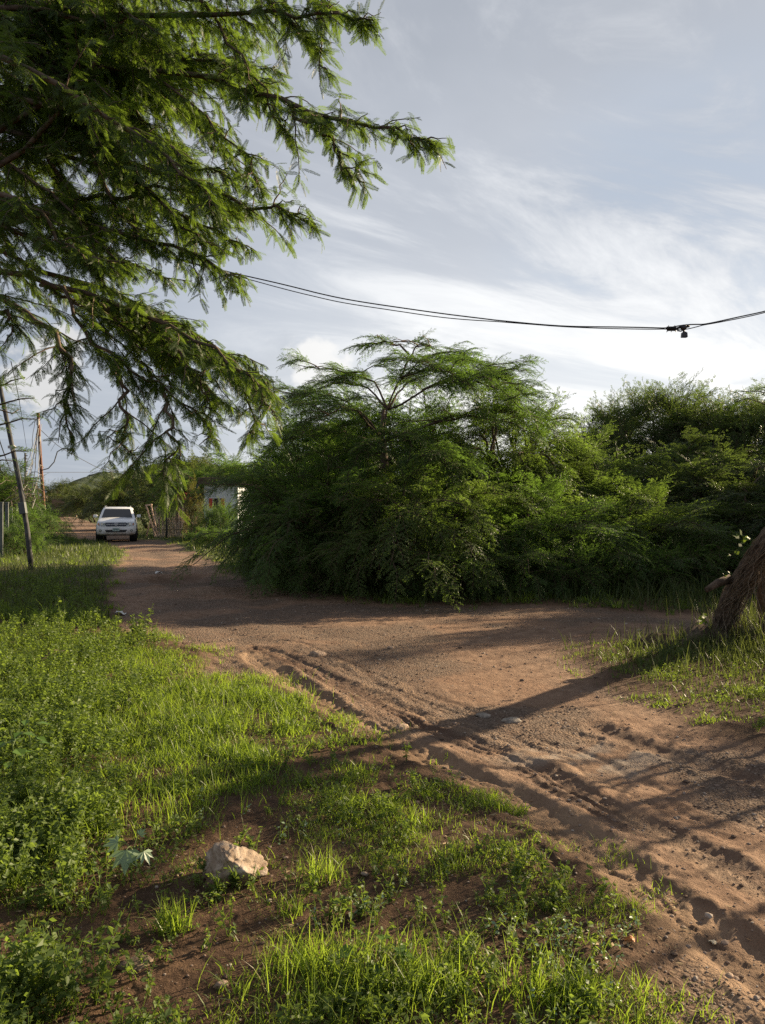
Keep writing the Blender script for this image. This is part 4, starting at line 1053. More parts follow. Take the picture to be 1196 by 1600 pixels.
def build_weeds():
    rng = np.random.default_rng(32)
    small = [plant_template(rng, 6, .09, .020, .06, 1.2) for _ in range(6)]; broad = [plant_template(rng, 9, .22, .030, .10, 1.4) for _ in range(6)]
    parts = []
    # leafy cover at the left edge
    x, y = sample(26000, 2.0, 16, rng, -.56, -.1); edge = (x / y * F + 598); c, lush, out, rs = cover(x, y)
    row = YH + F * EYE / y
    lim = np.interp(row, [880, 960, 1050, 1150, 1250, 1350, 1450, 1600], [90, 190, 250, 170, 150, 110, 90, 70]) + (fbm(x * 2, y * 2, 3) - .5) * 260
    k = (edge < lim) & (out > .3) & (fbm(x * 3 + 9, y * 3, 2) > .40); sx0, sy0 = gpt(205, 1392); k &= np.hypot(x - sx0, y - sy0 + .05) > .20; x, y = x[k][:2300], y[k][:2300]
    P = np.stack([x, y, height(x, y) - .01], 1); n = len(P); D = np.tile([1.0, 0, 0], (n, 1)) + 0; a = rng.uniform(0, 6.28, n); D[:, 0] = np.cos(a); D[:, 1] = np.sin(a)
    parts.append(scatter(broad, P, D, rng.uniform(.35, 1.0, n) * (.5 + 1.1 * fbm(x * 1.7 + 90, y * 1.7, 3)) * (1 + np.clip(y - 4, 0, 8) * .06), rng.normal(0, .12, n), rng, np.clip(rng.normal(.5, .25, n), 0, 1)))
    x, y = sample(9000, 2.3, 7, rng, -.53, -.36); k = (fbm(x * 2.2 + 70, y * 2.2, 3) > .46); k &= np.hypot(x - sx0, y - sy0 + .05) > .20; x, y = x[k][:170], y[k][:170]
    P = np.stack([x, y, height(x, y) - .01], 1); n = len(P); a = rng.uniform(0, 6.28, n)
    parts.append(scatter(broad, P, np.stack([np.cos(a), np.sin(a), np.zeros(n)], 1), rng.uniform(.7, 1.25, n), rng.normal(0, .12, n), rng, np.clip(rng.normal(.55, .25, n), 0, 1)))
    # small creeping weeds among the grass
    x, y = sample(16000, 2.05, 9.5, rng); c, lush, out, rs = cover(x, y); k = (rng.random(len(x)) < .14 + .5 * c) & (out > .25) & (fbm(x * 2.3 + 30, y * 2.3, 3) > .40); x, y = x[k][:4200], y[k][:4200]
    P = np.stack([x, y, height(x, y) - .006], 1); n = len(P); a = rng.uniform(0, 6.28, n); D = np.stack([np.cos(a), np.sin(a), np.zeros(n)], 1)
    parts.append(scatter(small, P, D, rng.uniform(.6, 1.35, n), rng.normal(0, .15, n), rng, np.clip(rng.normal(.45, .3, n), 0, 1)))
    V, Q, T, Mm = join(parts)
    tag(link('weeds', np_mesh('weeds', V, Q, mats=[M['weed'], M['weed']], mq=Mm, tint=T)), 'small broad leaved weeds covering the left verge', 'weeds', kind='stuff')
    # upright pale leaf tips among the grass, low right
    S = []
    tips = [plant_template(rng, 3, .07, .020, .05, 1.5, .1) for _ in range(3)]
    x, y = [], []
    for px, py, n in ((880, 1500, 26), (620, 1440, 6), (490, 1320, 6), (930, 1590, 8), (340, 1290, 5)):
        gx, gy = gpt(px, py); x += list(gx + rng.normal(0, .12, n)); y += list(np.maximum(gy + rng.normal(0, .08, n), 2.1))
    x, y = np.array(x), np.array(y); P = np.stack([x, y, height(x, y)], 1); a = rng.uniform(0, 6.28, len(x))
    V, Q, T, Mm = scatter(tips, P, np.stack([np.cos(a), np.sin(a), 0 * a], 1), rng.uniform(.7, 1.1, len(x)), 0 * a, rng)
    tag(link('herb_cover', np_mesh('herbs', V, Q, mats=[M['pale_leaf'], M['weed']], mq=Mm, tint=T)), 'pale leaved herbs scattered in the near grass', 'herbs', kind='stuff')


build_weeds()


def build_undergrowth():
    """tall rough grass along the foot of the thicket, round the leaning trunk and on the shaded left verge"""
    rng = np.random.default_rng(33); VV, QQ, TT, off = [], [], [], 0
    x, y = sample(60000, 7.5, 24, rng, -.34, .62); c, lush, out, rs = cover(x, y)
    px = x / y * F + 598; row = YH + F * EYE / y
    back = (row < np.interp(px, [330, 450, 600, 900, 1000, 1196], [895, 935, 955, 962, 968, 972])) & (px > 330) & (rs < .05)
    k = back & (rng.random(len(x)) < .85); xb, yb = x[k][:15000], y[k][:15000]
    V, Q = blades(xb, yb, rng.uniform(.12, .55, len(xb)) * (0.35 + .65 * sstep(-road_sd(xb, yb), .1, 1.2)), rng.uniform(.010, .022, len(xb)), rng, .38)
    VV.append(V); QQ.append(Q); TT.append(np.repeat(np.clip(rng.normal(.3, .25, len(xb)), 0, 1), 8)); off = len(V)
    for gx, gy, n, sx_, sy_, L0, L1, tt in ((3.75, 8.3, 1500, .55, .55, .10, .30, .35), (4.2, 8.85, 900, .20, .32, .20, .60, .80), (2.75, 7.75, 700, .35, .35, .05, .14, .6), (4.4, 7.4, 900, .5, .6, .08, .22, .4), (3.1, 6.6, 700, .45, .4, .04, .12, .5)):
        X = gx + rng.normal(0, sx_, n); Y = gy + rng.normal(0, sy_, n)
        V, Q = blades(X, Y, rng.uniform(L0, L1, n), rng.uniform(.006, .013, n), rng, .4); VV.append(V); QQ.append(Q + off); off += len(V); TT.append(np.repeat(np.clip(rng.normal(tt, .2, n), 0, 1), 8))
    x, y = sample(90000, 24, 75, rng, -.46, -.19); rs = road_sd(x, y); k = (rs < -.05); x, y = x[k][:6500], y[k][:6500]
    V, Q = blades(x, y, rng.uniform(.07, .24, len(x)), rng.uniform(.022, .045, len(x)), rng, .42); VV.append(V); QQ.append(Q + off); off += len(V); TT.append(np.repeat(np.clip(rng.normal(.45, .25, len(x)), 0, 1), 8))
    x, y = sample(30000, 11, 40, rng, -.62, -.30); rs = road_sd(x, y); k = (rs < -.1); x, y = x[k][:7000], y[k][:7000]
    V, Q = blades(x, y, rng.uniform(.09, .34, len(x)) * np.where(y > 25, .6, 1), rng.uniform(.010, .022, len(x)), rng, .48); VV.append(V); QQ.append(Q + off); TT.append(np.repeat(np.clip(rng.normal(.4, .25, len(x)), 0, 1), 8))
    tag(link('undergrowth', np_mesh('undergrowth', np.concatenate(VV), np.concatenate(QQ), mats=[M['dull_grass']], tint=np.concatenate(TT))), 'rough tall grass along the foot of the thicket and round the trunk', 'undergrowth', kind='stuff')


build_undergrowth()


def build_litter():
    """dry straw, twig ends and leaf crumbs lying on the soil"""
    rng = np.random.default_rng(36); x, y = sample(16000, 2.05, 9, rng); rs = road_sd(x, y); k = (rng.random(len(x)) < np.where(rs > .15, .10, .8)) & (fbm(x * 2 + 4, y * 2 + 31, 3) > .40); x, y = x[k][:5200], y[k][:5200]; n = len(x)
    a = rng.uniform(0, 6.28, n); L = rng.uniform(.006, .036, n) * (.8 + .08 * y); w = np.where(rng.random(n) < .35, L * rng.uniform(.25, .45, n), rng.uniform(.0010, .0022, n) * (.7 + .12 * y)); z = height(x, y) + .004 + rng.uniform(0, .006, n); tl = rng.normal(0, .16, n)
    c, s_ = np.cos(a), np.sin(a); V = np.zeros((n, 4, 3))
    for i, (u_, v_) in enumerate(((-.5, 0), (.08, -.5), (.5, .05), (-.05, .5))): V[:, i, 0] = x + c * u_ * L - s_ * v_ * w; V[:, i, 1] = y + s_ * u_ * L + c * v_ * w; V[:, i, 2] = z + u_ * L * np.sin(tl) + np.abs(u_ * L * np.sin(tl)) + (.25 * w if True else 0) * v_
    tag(link('dry_litter', np_mesh('litter', V.reshape(-1, 3), np.arange(n * 4).reshape(n, 4), mats=[leaf_mat('dry straw', (.10, .055, .03), (.40, .31, .18), (.10, .07, .03), .12, .8, .2)], tint=np.repeat(rng.random(n), 4))), 'dry straw and leaf crumbs lying on the bare soil', 'litter', kind='stuff')


build_litter()


def rock_mesh(rng, n=2, rough=.25, squash=(1, 1, .7)):
    import bmesh
    bm = bmesh.new(); bmesh.ops.create_icosphere(bm, subdivisions=n, radius=1.0)
    V = np.array([v.co[:] for v in bm.verts]); T = np.array([[v.index for v in f.verts] for f in bm.faces]); bm.free()
    for _ in range(5):          # knock flat facets off it
        d_ = nrm(rng.normal(0, 1, 3)); k = rng.uniform(.55, .85); s_ = V @ d_; V -= np.maximum(s_ - k, 0)[:, None] * d_ * .85
    f = 1 + rough * (fbm(V[:, 0] * 2 + 9, V[:, 1] * 2 + V[:, 2] * 1.7 + 4, 4) - .5) * 2
    return V * f[:, None] * np.array(squash), T


def build_gravel():
    rng = np.random.default_rng(34); rocks = [rock_mesh(rng, 1, .4, (1, .8, .55)) for _ in range(6)]
    x, y = sample(60000, 2.05, 15, rng); rs = road_sd(x, y); h, inr, damp, pale, sand, grav, _ = height(x, y, True)
    keep = rng.random(len(x)) < np.where(rs > 0, .22 + .75 * grav + .35 * damp, .12); x, y, h = x[keep][:13000], y[keep][:13000], h[keep][:13000]
    n = len(x); s_ = np.clip(.0036 * np.exp(rng.normal(0, .55, n)), .0020, .020) * (.8 + y * .10); a = rng.uniform(0, 6.28, n); which = rng.integers(0, 6, n)
    VV, TT, tn, off = [], [], [], 0
    for k, (v_, t_) in enumerate(rocks):
        ix = np.nonzero(which == k)[0]; c, s2 = np.cos(a[ix]), np.sin(a[ix])
        W = np.stack([v_[None, :, 0] * c[:, None] - v_[None, :, 1] * s2[:, None], v_[None, :, 0] * s2[:, None] + v_[None, :, 1] * c[:, None], np.broadcast_to(v_[None, :, 2], (len(ix), len(v_)))], -1) * s_[ix][:, None, None] + np.stack([x[ix], y[ix], h[ix] + s_[ix] * .15], 1)[:, None, :]
        VV.append(W.reshape(-1, 3)); TT.append((t_[None] + (np.arange(len(ix)) * len(v_))[:, None, None] + off).reshape(-1, 3)); tn.append(np.repeat(rng.random(len(ix)), len(v_))); off += len(ix) * len(v_)
    m = bpy.data.materials.new('gravel stone'); m.use_nodes = True; b = NB(m.node_tree)
    t = b.n('ShaderNodeAttribute', attribute_name='tint').outputs['Fac']
    r = b.n('ShaderNodeValToRGB'); b.put(r.inputs[0], t); e = r.color_ramp.elements; e[0].color = (.11, .075, .055, 1); e[1].color = (.42, .36, .30, 1)
    q = e.new(.5); q.color = (.21, .15, .115, 1); q = e.new(.85); q.color = (.27, .215, .18, 1)
    p = b.n('ShaderNodeBsdfPrincipled'); b.put(p.inputs['Base Color'], r.outputs[0]); p.inputs['Roughness'].default_value = .9; p.inputs['Specular IOR Level'].default_value = .2
    o = b.n('ShaderNodeOutputMaterial'); b.t.links.new(p.outputs[0], o.inputs[0])
    tag(link('gravel', np_mesh('gravel', np.concatenate(VV), None, np.concatenate(TT), [m], tint=np.concatenate(tn))), 'loose pebbles and clods on the dirt road', 'gravel', kind='stuff')


build_gravel()

# ------------------------------------------------------------------ stones, scraps and single plants
def stone_material():
    m = bpy.data.materials.new('pale pitted rock'); m.use_nodes = True; b = NB(m.node_tree)
    c = b.n('ShaderNodeTexCoord').outputs['Object']; n1 = b.noise(c, 9, 6, .65, .6); n2 = b.noise(c, 42, 5, .7); n3 = b.noise(c, 4, 3, .5)
    col = b.mix(b.smooth(n1, .35, .65), (.27, .195, .135), (.49, .40, .315)); col = b.mix(b.smooth(n2, .52, .72, 0, .7), col, (.24, .14, .085)); col = b.mix(b.smooth(n3, .55, .7, 0, .5), col, (.50, .47, .43))
    sx_ = b.n('ShaderNodeSeparateXYZ'); b.put(sx_.inputs[0], c); st_ = b.smooth(b.m('ADD', sx_.outputs[2], b.m('MULTIPLY', b.m('SUBTRACT', n1, .5), .12)), .015, -.035)
    col = b.mix(b.m('MULTIPLY', st_, .85), col, (.13, .075, .045))
    p = b.n('ShaderNodeBsdfPrincipled'); b.put(p.inputs['Base Color'], col); p.inputs['Roughness'].default_value = .85; p.inputs['Specular IOR Level'].default_value = .25
    bp = b.n('ShaderNodeBump'); bp.inputs['Strength'].default_value = 1; bp.inputs['Distance'].default_value = .012; b.put(bp.inputs['Height'], b.m('ADD', n1, b.m('MULTIPLY', n2, .6))); b.t.links.new(bp.outputs[0], p.inputs['Normal'])
    o = b.n('ShaderNodeOutputMaterial'); b.t.links.new(p.outputs[0], o.inputs[0]); return m


def big_stone():
    import bmesh
    bm = bmesh.new(); bmesh.ops.create_icosphere(bm, subdivisions=5, radius=1.0); V = np.array([v.co[:] for v in bm.verts]); T = np.array([[v.index for v in f.verts] for f in bm.faces]); bm.free()
    # high rounded back left of centre, a long shoulder sloping down to a nose on the right, hollow in the face
    for d_, k in (((.75, -.35, .62), .60), ((-.8, -.45, .35), .66), ((.1, -.9, -.2), .66), ((.35, .5, .8), .74), ((-.3, .1, 1), .80), ((0, 1, .1), .7)):
        d_ = nrm(np.array(d_)); s_ = V @ d_; V -= np.maximum(s_ - k, 0)[:, None] * d_ * .9
    V[:, 0] *= 1.12; V[:, 0] += np.where(V[:, 0] > 0, .22 * V[:, 0] ** 2 * np.clip(.6 - V[:, 2], 0, 1), 0)
    V[:, 2] *= np.interp(V[:, 0], [-1.2, -.3, .1, 1.4], [.80, 1.05, .98, .62])
    dent = np.exp(-((V[:, 0] - .05) / .28) ** 2 - ((V[:, 1] + .6) / .35) ** 2 - ((V[:, 2] - .35) / .20) ** 2); V[:, 1] += dent * .26
    q = V * 2.1; n_ = (fbm(q[:, 0] + 31, q[:, 2] * 1.1 + q[:, 1] * .7 + 12, 5, .55) - .5) + .5 * (fbm(q[:, 1] * 1.3 + 3, q[:, 0] * .8 + q[:, 2] + 22, 4) - .5)
    V *= (1 + .42 * n_)[:, None]
    ridge = np.abs(fbm(q[:, 0] * 1.6 + 7, q[:, 2] * 1.6 + 2, 3) - .5); V *= (1 - .14 * np.exp(-(ridge / .05) ** 2))[:, None]
    x, y = gpt(358, 1402); V = V * np.array([.120, .110, .108]); z = hz(x, y)
    o = link('boulder', np_mesh('boulder', V, None, T, [stone_material()], smooth=True)); o.location = (x, y + .07, z + .055); o.rotation_euler = (0, 0, .05)
    tag(o, 'pale brown craggy stone lying on the near verge', 'stone')


big_stone()


def small_stone(px, py, w, h, m, label, rz=0.0, seed=1, name='stone'):
    rng = np.random.default_rng(seed); V, T = rock_mesh(rng, 3, .3, (w / 2, w * .38, h / 2)); x, y = gpt(px, py)
    o = link(name, np_mesh(name, V, None, T, [m], smooth=True)); o.location = (x, y, hz(x, y) + h * .12); o.rotation_euler = (0, 0, rz); tag(o, label, 'stone', 'small stones on the ground')


M['stone_dark'] = mat('soil stained stone', (.17, .125, .09), .9, .2, var=.4, scale=30, bump=.008, bscale=60)
grey_st = mat('grey stone', (.27, .235, .20), .9, .2, var=.3, scale=30, bump=.006, bscale=70)
small_stone(215, 1525, .13, .026, M['stone_dark'], 'flat soil stained stone sunk in bare soil near the bottom left', .5, 2)
small_stone(497, 1022, .20, .10, M['stone'], 'squat stone at the shade edge in the middle of the road', .2, 3)
small_stone(610, 1012, .10, .05, M['stone'], 'small stone right of the squat one at the shade edge', 1, 4)
small_stone(346, 1560, .05, .03, M['stone'], 'small brown stone below the flat soil stained one', .4, 5)
small_stone(1140, 1532, .035, .02, M['stone'], 'small reddish stone in the bottom right corner', .4, 6)
small_stone(628, 1142, .11, .05, M['stone'], 'stone lying beside the sandy rut', .8, 7)
small_stone(755, 1118, .13, .05, grey_st, 'flat dark stone on the sunlit road', .1, 8)
small_stone(800, 1126, .16, .04, grey_st, 'flat dark slab right of the other one on the sunlit road', .3, 9)
white_m = mat('weathered white scrap', (.70, .69, .66), .6, .4, var=.15, scale=8)
def scrap(px, py, w, label, m, seed, lift=.02, name='litter', cat='litter'):
    rng = np.random.default_rng(seed); g = 5; X, Y = np.meshgrid(np.linspace(-.5, .5, g), np.linspace(-.35, .35, g)); Z = .12 * np.sin(X * 5 + 1) + rng.normal(0, .05, X.shape) + .12
    k = 1 - .35 * (X ** 2 + Y ** 2); V0 = np.stack([X * k, Y * k, Z], -1).reshape(-1, 3) * w; V1 = V0 - np.array([0, 0, .004]); i = np.arange(g * g).reshape(g, g); q = np.stack([i[:-1, :-1], i[:-1, 1:], i[1:, 1:], i[1:, :-1]], -1).reshape(-1, 4)
    V = np.concatenate([V0, V1]); Q = np.concatenate([q, q[:, ::-1] + g * g]); x, y = gpt(px, py)
    o = link(name, np_mesh(name, V, Q, mats=[m])); o.location = (x, y, hz(x, y) + lift); o.rotation_euler = (0, 0, seed); tag(o, label, cat)
scrap(188, 961, .17, 'crumpled white scrap in the shaded verge grass', white_m, 3)
scrap(248, 900, .17, 'white scrap beside the pothole in the road', white_m, 4)
scrap(1115, 1471, .030, 'pale curled scrap near the bottom right', mat('pale husk', (.62, .52, .36), .7), 5, .006)
scrap(985, 1492, .040, 'dry orange leaf on the soil near the bottom right', mat('dry orange leaf', (.40, .15, .035), .6), 6, .008, 'fallen_leaf', 'leaf')
scrap(650, 1140, .05, 'dry tan leaf on the sandy rut', mat('dry tan leaf', (.45, .30, .16), .6), 8, .01, 'fallen_leaf', 'leaf')
wood = mat('dry twig', (.30, .22, .15), .85, .2, var=.3, scale=20)
def twig(pts, r, label, m=wood, name='twig', cat='twig'):
    x0, y0 = pts[0][0], pts[0][1]; base = np.array([x0, y0, hz(x0, y0)]); o = MB().tube([np.array(p) - np.array([x0, y0, 0]) for p in pts], r, 5).build(name, m); o.location = base; tag(o, label, cat); return o
gx, gy = gpt(392, 1508); twig([(gx, gy, -.01), (gx + .006, gy, .03), (gx + .022, gy, .055)], [.003, .003, .002], 'short upright twig below the pale craggy stone')
gx, gy = gpt(636, 1520); twig([(gx, gy, -.01), (gx + .002, gy, .03), (gx + .006, gy, .065)], [.0025, .0025, .002], 'thin upright twig in the lush grass at the bottom')
gx, gy = gpt(62, 1048); gx2, gy2 = gpt(106, 1042); twig([(gx, gy, .06), ((gx + gx2) / 2, (gy + gy2) / 2, .14), (gx2, gy2, .12)], [.02, .022, .015], 'dark fallen branch in the left verge grass', M['twig'], 'fallen_branch', 'branch')


def dirt_heap():
    rng = np.random.default_rng(12); x, y = gpt(1030, 1016); g = 40; X, Y = np.meshgrid(np.linspace(-.38, .38, g), np.linspace(-.26, .26, g)); r = np.hypot(X / .34, Y / .22)
    Z = .13 * np.clip(1 - r ** 2, -.35, 1) + (fbm(X * 14, Y * 14 + 5, 4, .6) - .5) * .11 * np.clip(1.2 - r, 0, 1) - .01
    i = np.arange(g * g).reshape(g, g); o = link('dirt_heap', np_mesh('heap', np.stack([X, Y, Z], -1).reshape(-1, 3), np.stack([i[:-1, :-1], i[:-1, 1:], i[1:, 1:], i[1:, :-1]], -1).reshape(-1, 4), mats=[mat('clotted soil', (.085, .058, .042), .95, .1, var=.4, scale=25, bump=.015, bscale=50)], smooth=True))
    o.location = (x, y, hz(x, y)); tag(o, 'small heap of dark clotted soil left of the leaning trunk', 'soil heap')


dirt_heap()


def lobed_leaf(S, p, dr, nm, L, rng, lobes=5, t=.5):
    """palmate leaf: pointed lobes fanning from the stalk"""
    dr = nrm(dr); nm = nrm(nm - dr * (nm @ dr)); sd_ = np.cross(nm, dr)
    for k in range(lobes):
        a = (k - (lobes - 1) / 2) * .62; ld = nrm(dr * math.cos(a) + sd_ * math.sin(a) - nm * .15 * abs(a)); l = L * (1 - .13 * abs(k - (lobes - 1) / 2)); w = np.cross(nm, ld) * l * .19; m_ = p + ld * l * .5
        S.quad(p, m_ + w, p + ld * l - nm * l * .12, m_ - nm * l * .05, t); S.quad(p, m_ - nm * l * .05, p + ld * l - nm * l * .12, m_ - w, t)


def seedling():
    rng = np.random.default_rng(15); x, y = gpt(205, 1392); t = empty('seedling', (x, y, hz(x, y))); t.scale = (1.35, 1.35, 1.3); tag(t, 'pale silvery seedling with drooping lobed leaves left of the craggy stone', 'plant'); W = MB(); S = Spray(); W.tube([(0, 0, -.02), (.0, 0, .06), (.01, 0, .11)], [.004, .0035, .003], 5)
    for e, dr, nm, L in (((-.004, -.035, .115), (.05, -.35, -.9), (.35, -.85, .40), .075), ((.045, -.02, .105), (.5, -.3, -.7), (.6, -.55, .5), .046), ((-.045, .01, .12), (-.9, -.1, -.15), (.1, -.6, .8), .05), ((.018, .02, .14), (.5, .3, .5), (.3, -.6, .7), .026)):
        e = np.array(e); W.tube(curve(np.array([.005, 0, .09]), e, .015, 5), .0016, 4); lobed_leaf(S, e, np.array(dr), np.array(nm), L, rng, t=rng.random())
    v_, q_, t_, _ = S.out(); W.build('stem', M['weed_stem'], t); link('leaves', np_mesh('seedling leaves', v_, q_, mats=[M['pale_leaf']], tint=t_), t)


def tall_weed(px, py, H, n, label, seed):
    rng = np.random.default_rng(seed); x, y = gpt(px, py); t = empty('broadleaf_weed', (x, y, hz(x, y))); tag(t, label, 'plant'); W = MB(); S = Spray(); W.tube([(0, 0, -.02), (.02, 0, H * .5), (.0, 0, H)], [.006, .005, .003], 5)
    for i in range(n):
        z = H * (.25 + .75 * i / n); a = i * 2.4 + rng.uniform(-.4, .4); e = np.array([math.cos(a) * .06, math.sin(a) * .06, z + .02]); W.tube([(.01, 0, z - .01), tuple(e)], .0016, 4)
        dr = nrm(np.array([math.cos(a), math.sin(a), -.3])); L = rng.uniform(.06, .10); sd_ = nrm(np.cross([0, 0, 1.0], dr)); nm = nrm(np.cross(dr, sd_)); m_ = e + dr * L * .4
        S.quad(e, m_ + sd_ * L * .40 + nm * L * .1, e + dr * L, m_, rng.random()); S.quad(e, m_, e + dr * L, m_ - sd_ * L * .40 + nm * L * .1, S.T[-1])
    v_, q_, t_, _ = S.out(); W.build('stem', M['weed_stem'], t); link('leaves', np_mesh('weed leaves', v_, q_, mats=[M['bright_leaf']], tint=t_), t)


M['weed_stem'] = mat('green stem', (.10, .14, .04), .6, .3)
seedling()
tall_weed(42, 1225, .36, 12, 'tall broad leaved weed at the left edge above the leafy cover', 3)
tall_weed(16, 1240, .30, 10, 'broad leaved weed cut by the left edge of the view', 4)
tall_weed(588, 1535, .07, 6, 'small broad leaved sprout in bare soil right of the flat soil stained stone', 5)

# ------------------------------------------------------------------ white car
M['paint'] = mat('white car paint', (.80, .81, .82), .22, .5, coat=.6)
_b = NB(M['paint'].node_tree); _p = _b.n('ShaderNodeBsdfPrincipled'); _c = _b.n('ShaderNodeTexCoord').outputs['Object']; _s = _b.n('ShaderNodeSeparateXYZ'); _b.put(_s.inputs[0], _c)
_du = _b.m('MULTIPLY', _b.smooth(_s.outputs[2], .85, .35, 0, .75), _b.smooth(_b.noise(_c, 5, 5, .65), .3, .62)); _b.put(_p.inputs['Base Color'], _b.mix(_du, (.80, .81, .82), (.42, .32, .24)))
_b.put(_p.inputs['Roughness'], _b.m('ADD', .22, _b.m('MULTIPLY', _du, .5))); _o = _b.n('ShaderNodeOutputMaterial'); _b.t.links.new(_p.outputs[0], _o.inputs[0])
M['glass'] = mat('dark window glass', (.010, .012, .016), .06, .6)
M['black'] = mat('black plastic', (.014, .014, .016), .5, .4)
M['rubber'] = mat('tyre rubber', (.018, .017, .016), .85, .3, var=.2)
M['alloy'] = mat('alloy wheel', (.55, .56, .58), .3, .5, .9)
M['chrome'] = mat('chrome', (.70, .71, .73), .15, .5, 1.0)
M['lens'] = mat('headlight lens', (.50, .53, .56), .08, .7, .35)
M['amber'] = mat('indicator', (.55, .20, .04), .2, .5)
M['plate'] = mat('number plate', (.40, .50, .46), .5, .4, var=.1, scale=30)
M['grille'] = mat('blue black grille', (.020, .026, .050), .4, .5)


def car():
    t = empty('car', (0, 0, 0)); tag(t, 'white sport utility car coming along the dirt road', 'car')
    def loft(sec, ring):
        V, Q = [], []; n = len(ring(*sec[0]))
        for s_ in sec: V += ring(*s_)
        for i in range(len(sec) - 1):
            for j in range(n): Q.append((i * n + j, i * n + (j + 1) % n, (i + 1) * n + (j + 1) % n, (i + 1) * n + j))
        V = np.array(V); c0, c1 = V[:n].mean(0), V[-n:].mean(0); T = []
        m = len(V); V = np.concatenate([V, [c0], [c1]])
        for j in range(n): T.append((m, (j + 1) % n, j)); T.append((m + 1, (len(sec) - 1) * n + j, (len(sec) - 1) * n + (j + 1) % n))
        return V, Q, T
    def ring(y, w, zb, zt, crown):
        h = zt - zb
        half = [(.0, zb), (w * .80, zb), (w * .95, zb + .07 * h), (w, zb + .25 * h), (w, zb + .55 * h), (w * .975, zb + .80 * h), (w * .91, zt - .03), (w * .80, zt), (w * .40, zt + crown), (0, zt + crown * 1.2)]
        return [(x, y, z) for x, z in half] + [(-x, y, z) for x, z in half[::-1][1:-1]]
    B = MB()
    lower = [(-2.30, .70, .46, .66, .0), (-2.27, .80, .40, .72, .005), (-2.20, .865, .36, .92, .02), (-2.10, .895, .34, 1.00, .03), (-1.75, .915, .36, 1.06, .035), (-1.35, .92, .40, 1.10, .035), (-.95, .92, .42, 1.15, .03), (-.4, .92, .42, 1.14, 0), (.6, .92, .42, 1.14, 0), (1.6, .92, .42, 1.14, 0), (2.1, .90, .42, 1.12, 0), (2.28, .84, .48, 1.05, 0)]
    B.add(*loft(lower, ring))
    def cab(z, y0, y1, w0, w1):
        return [(-w0 * .86, y0, z), (w0 * .86, y0, z), (w0, y0 + .07, z), (w1 * 1.0, (y0 + y1) / 2, z), (w1, y1 - .08, z), (w1 * .85, y1, z), (-w1 * .85, y1, z), (-w1, y1 - .08, z), (-w1 * 1.0, (y0 + y1) / 2, z), (-w0, y0 + .07, z)]
    cs = [(1.10, -1.00, 2.22, .86, .87), (1.16, -.92, 2.20, .84, .86), (1.55, -.34, 2.06, .71, .74), (1.64, -.20, 2.00, .67, .70), (1.685, -.05, 1.92, .58, .60), (1.70, .25, 1.75, .40, .42)]
    V, Q, T = loft(cs, cab); B.add(V, Q, T)
    body = B.build('body', M['paint'], t, smooth=True)
    body.modifiers.new('edges', 'EDGE_SPLIT').split_angle = math.radians(38)
    def face(name, pts, m, th=.012, parent=t, nrm_=None):
        P = np.array(pts, float); n_ = nrm(np.cross(P[1] - P[0], P[2] - P[0])) if nrm_ is None else np.array(nrm_, float); k = len(P); a, bb = P + n_ * th, P - n_ * th * .6
        V = np.concatenate([a, bb, [a.mean(0)], [bb.mean(0)]]); T = []; Q = []
        for j in range(k): T += [(2 * k, j, (j + 1) % k), (2 * k + 1, k + (j + 1) % k, k + j)]; Q.append((j, k + j, k + (j + 1) % k, (j + 1) % k))
        return MB().add(V, Q, T).build(name, m, parent)
    lerp = lambda a, b_, f: a + (b_ - a) * f
    face('windshield', [(-.715, -.905, 1.17), (.715, -.905, 1.17), (.60, -.345, 1.55), (.56, -.30, 1.578), (-.56, -.30, 1.578), (-.60, -.345, 1.55)], M['glass'], .022)
    for s_ in (1, -1):
        for y0, y1, y0t, y1t in ((-.62, .30, -.18, .30), (.36, 1.10, .36, 1.06), (1.16, 1.98, 1.12, 1.86)):
            P = [(s_ * .852, y0, 1.18), (s_ * .862, y1, 1.18), (s_ * .745, y1t, 1.545), (s_ * .735, y0t, 1.545)]
            face('side_window', P if s_ > 0 else P[::-1], M['glass'], .02)
        # headlight cluster
        H = face('headlight', [(s_ * .47, -2.262, .79), (s_ * .80, -2.215, .80), (s_ * .845, -2.13, .95), (s_ * .60, -2.215, .965), (s_ * .50, -2.25, .94)][::s_], M['lens'], .030, nrm_=(s_ * .25, -1, .1))
        MB().tube([(s_ * .63, -2.282, .875), (s_ * .63, -2.30, .875)], [.062, .058], 14).build('reflector', M['chrome'], H)
        face('indicator', [(s_ * .745, -2.275, .82), (s_ * .80, -2.262, .83), (s_ * .815, -2.245, .92), (s_ * .765, -2.26, .92)][::s_], M['amber'], .006, H, nrm_=(s_ * .3, -1, 0))
        Fg = MB().tube([(s_ * .70, -2.24, .565), (s_ * .70, -2.312, .565)], [.060, .058], 14).build('fog_light', M['black'], t, smooth=False)
        MB().tube([(s_ * .70, -2.312, .565), (s_ * .70, -2.318, .565)], [.042, .040], 12).build('lens', M['lens'], Fg)
        mr = MB().box((s_ * 1.02, -.72, 1.24), (.20, .10, .145)).build('mirror', M['paint'], t, bevel=.035)
        MB().box((s_ * .885, -.71, 1.20), (.10, .04, .05)).build('mirror_arm', M['black'], mr)
        MB().tube([(s_ * .60, .05, 1.69), (s_ * .60, .12, 1.735), (s_ * .60, 1.7, 1.735), (s_ * .60, 1.8, 1.68)], .018, 6).build('roof_rail', M['alloy'], t)
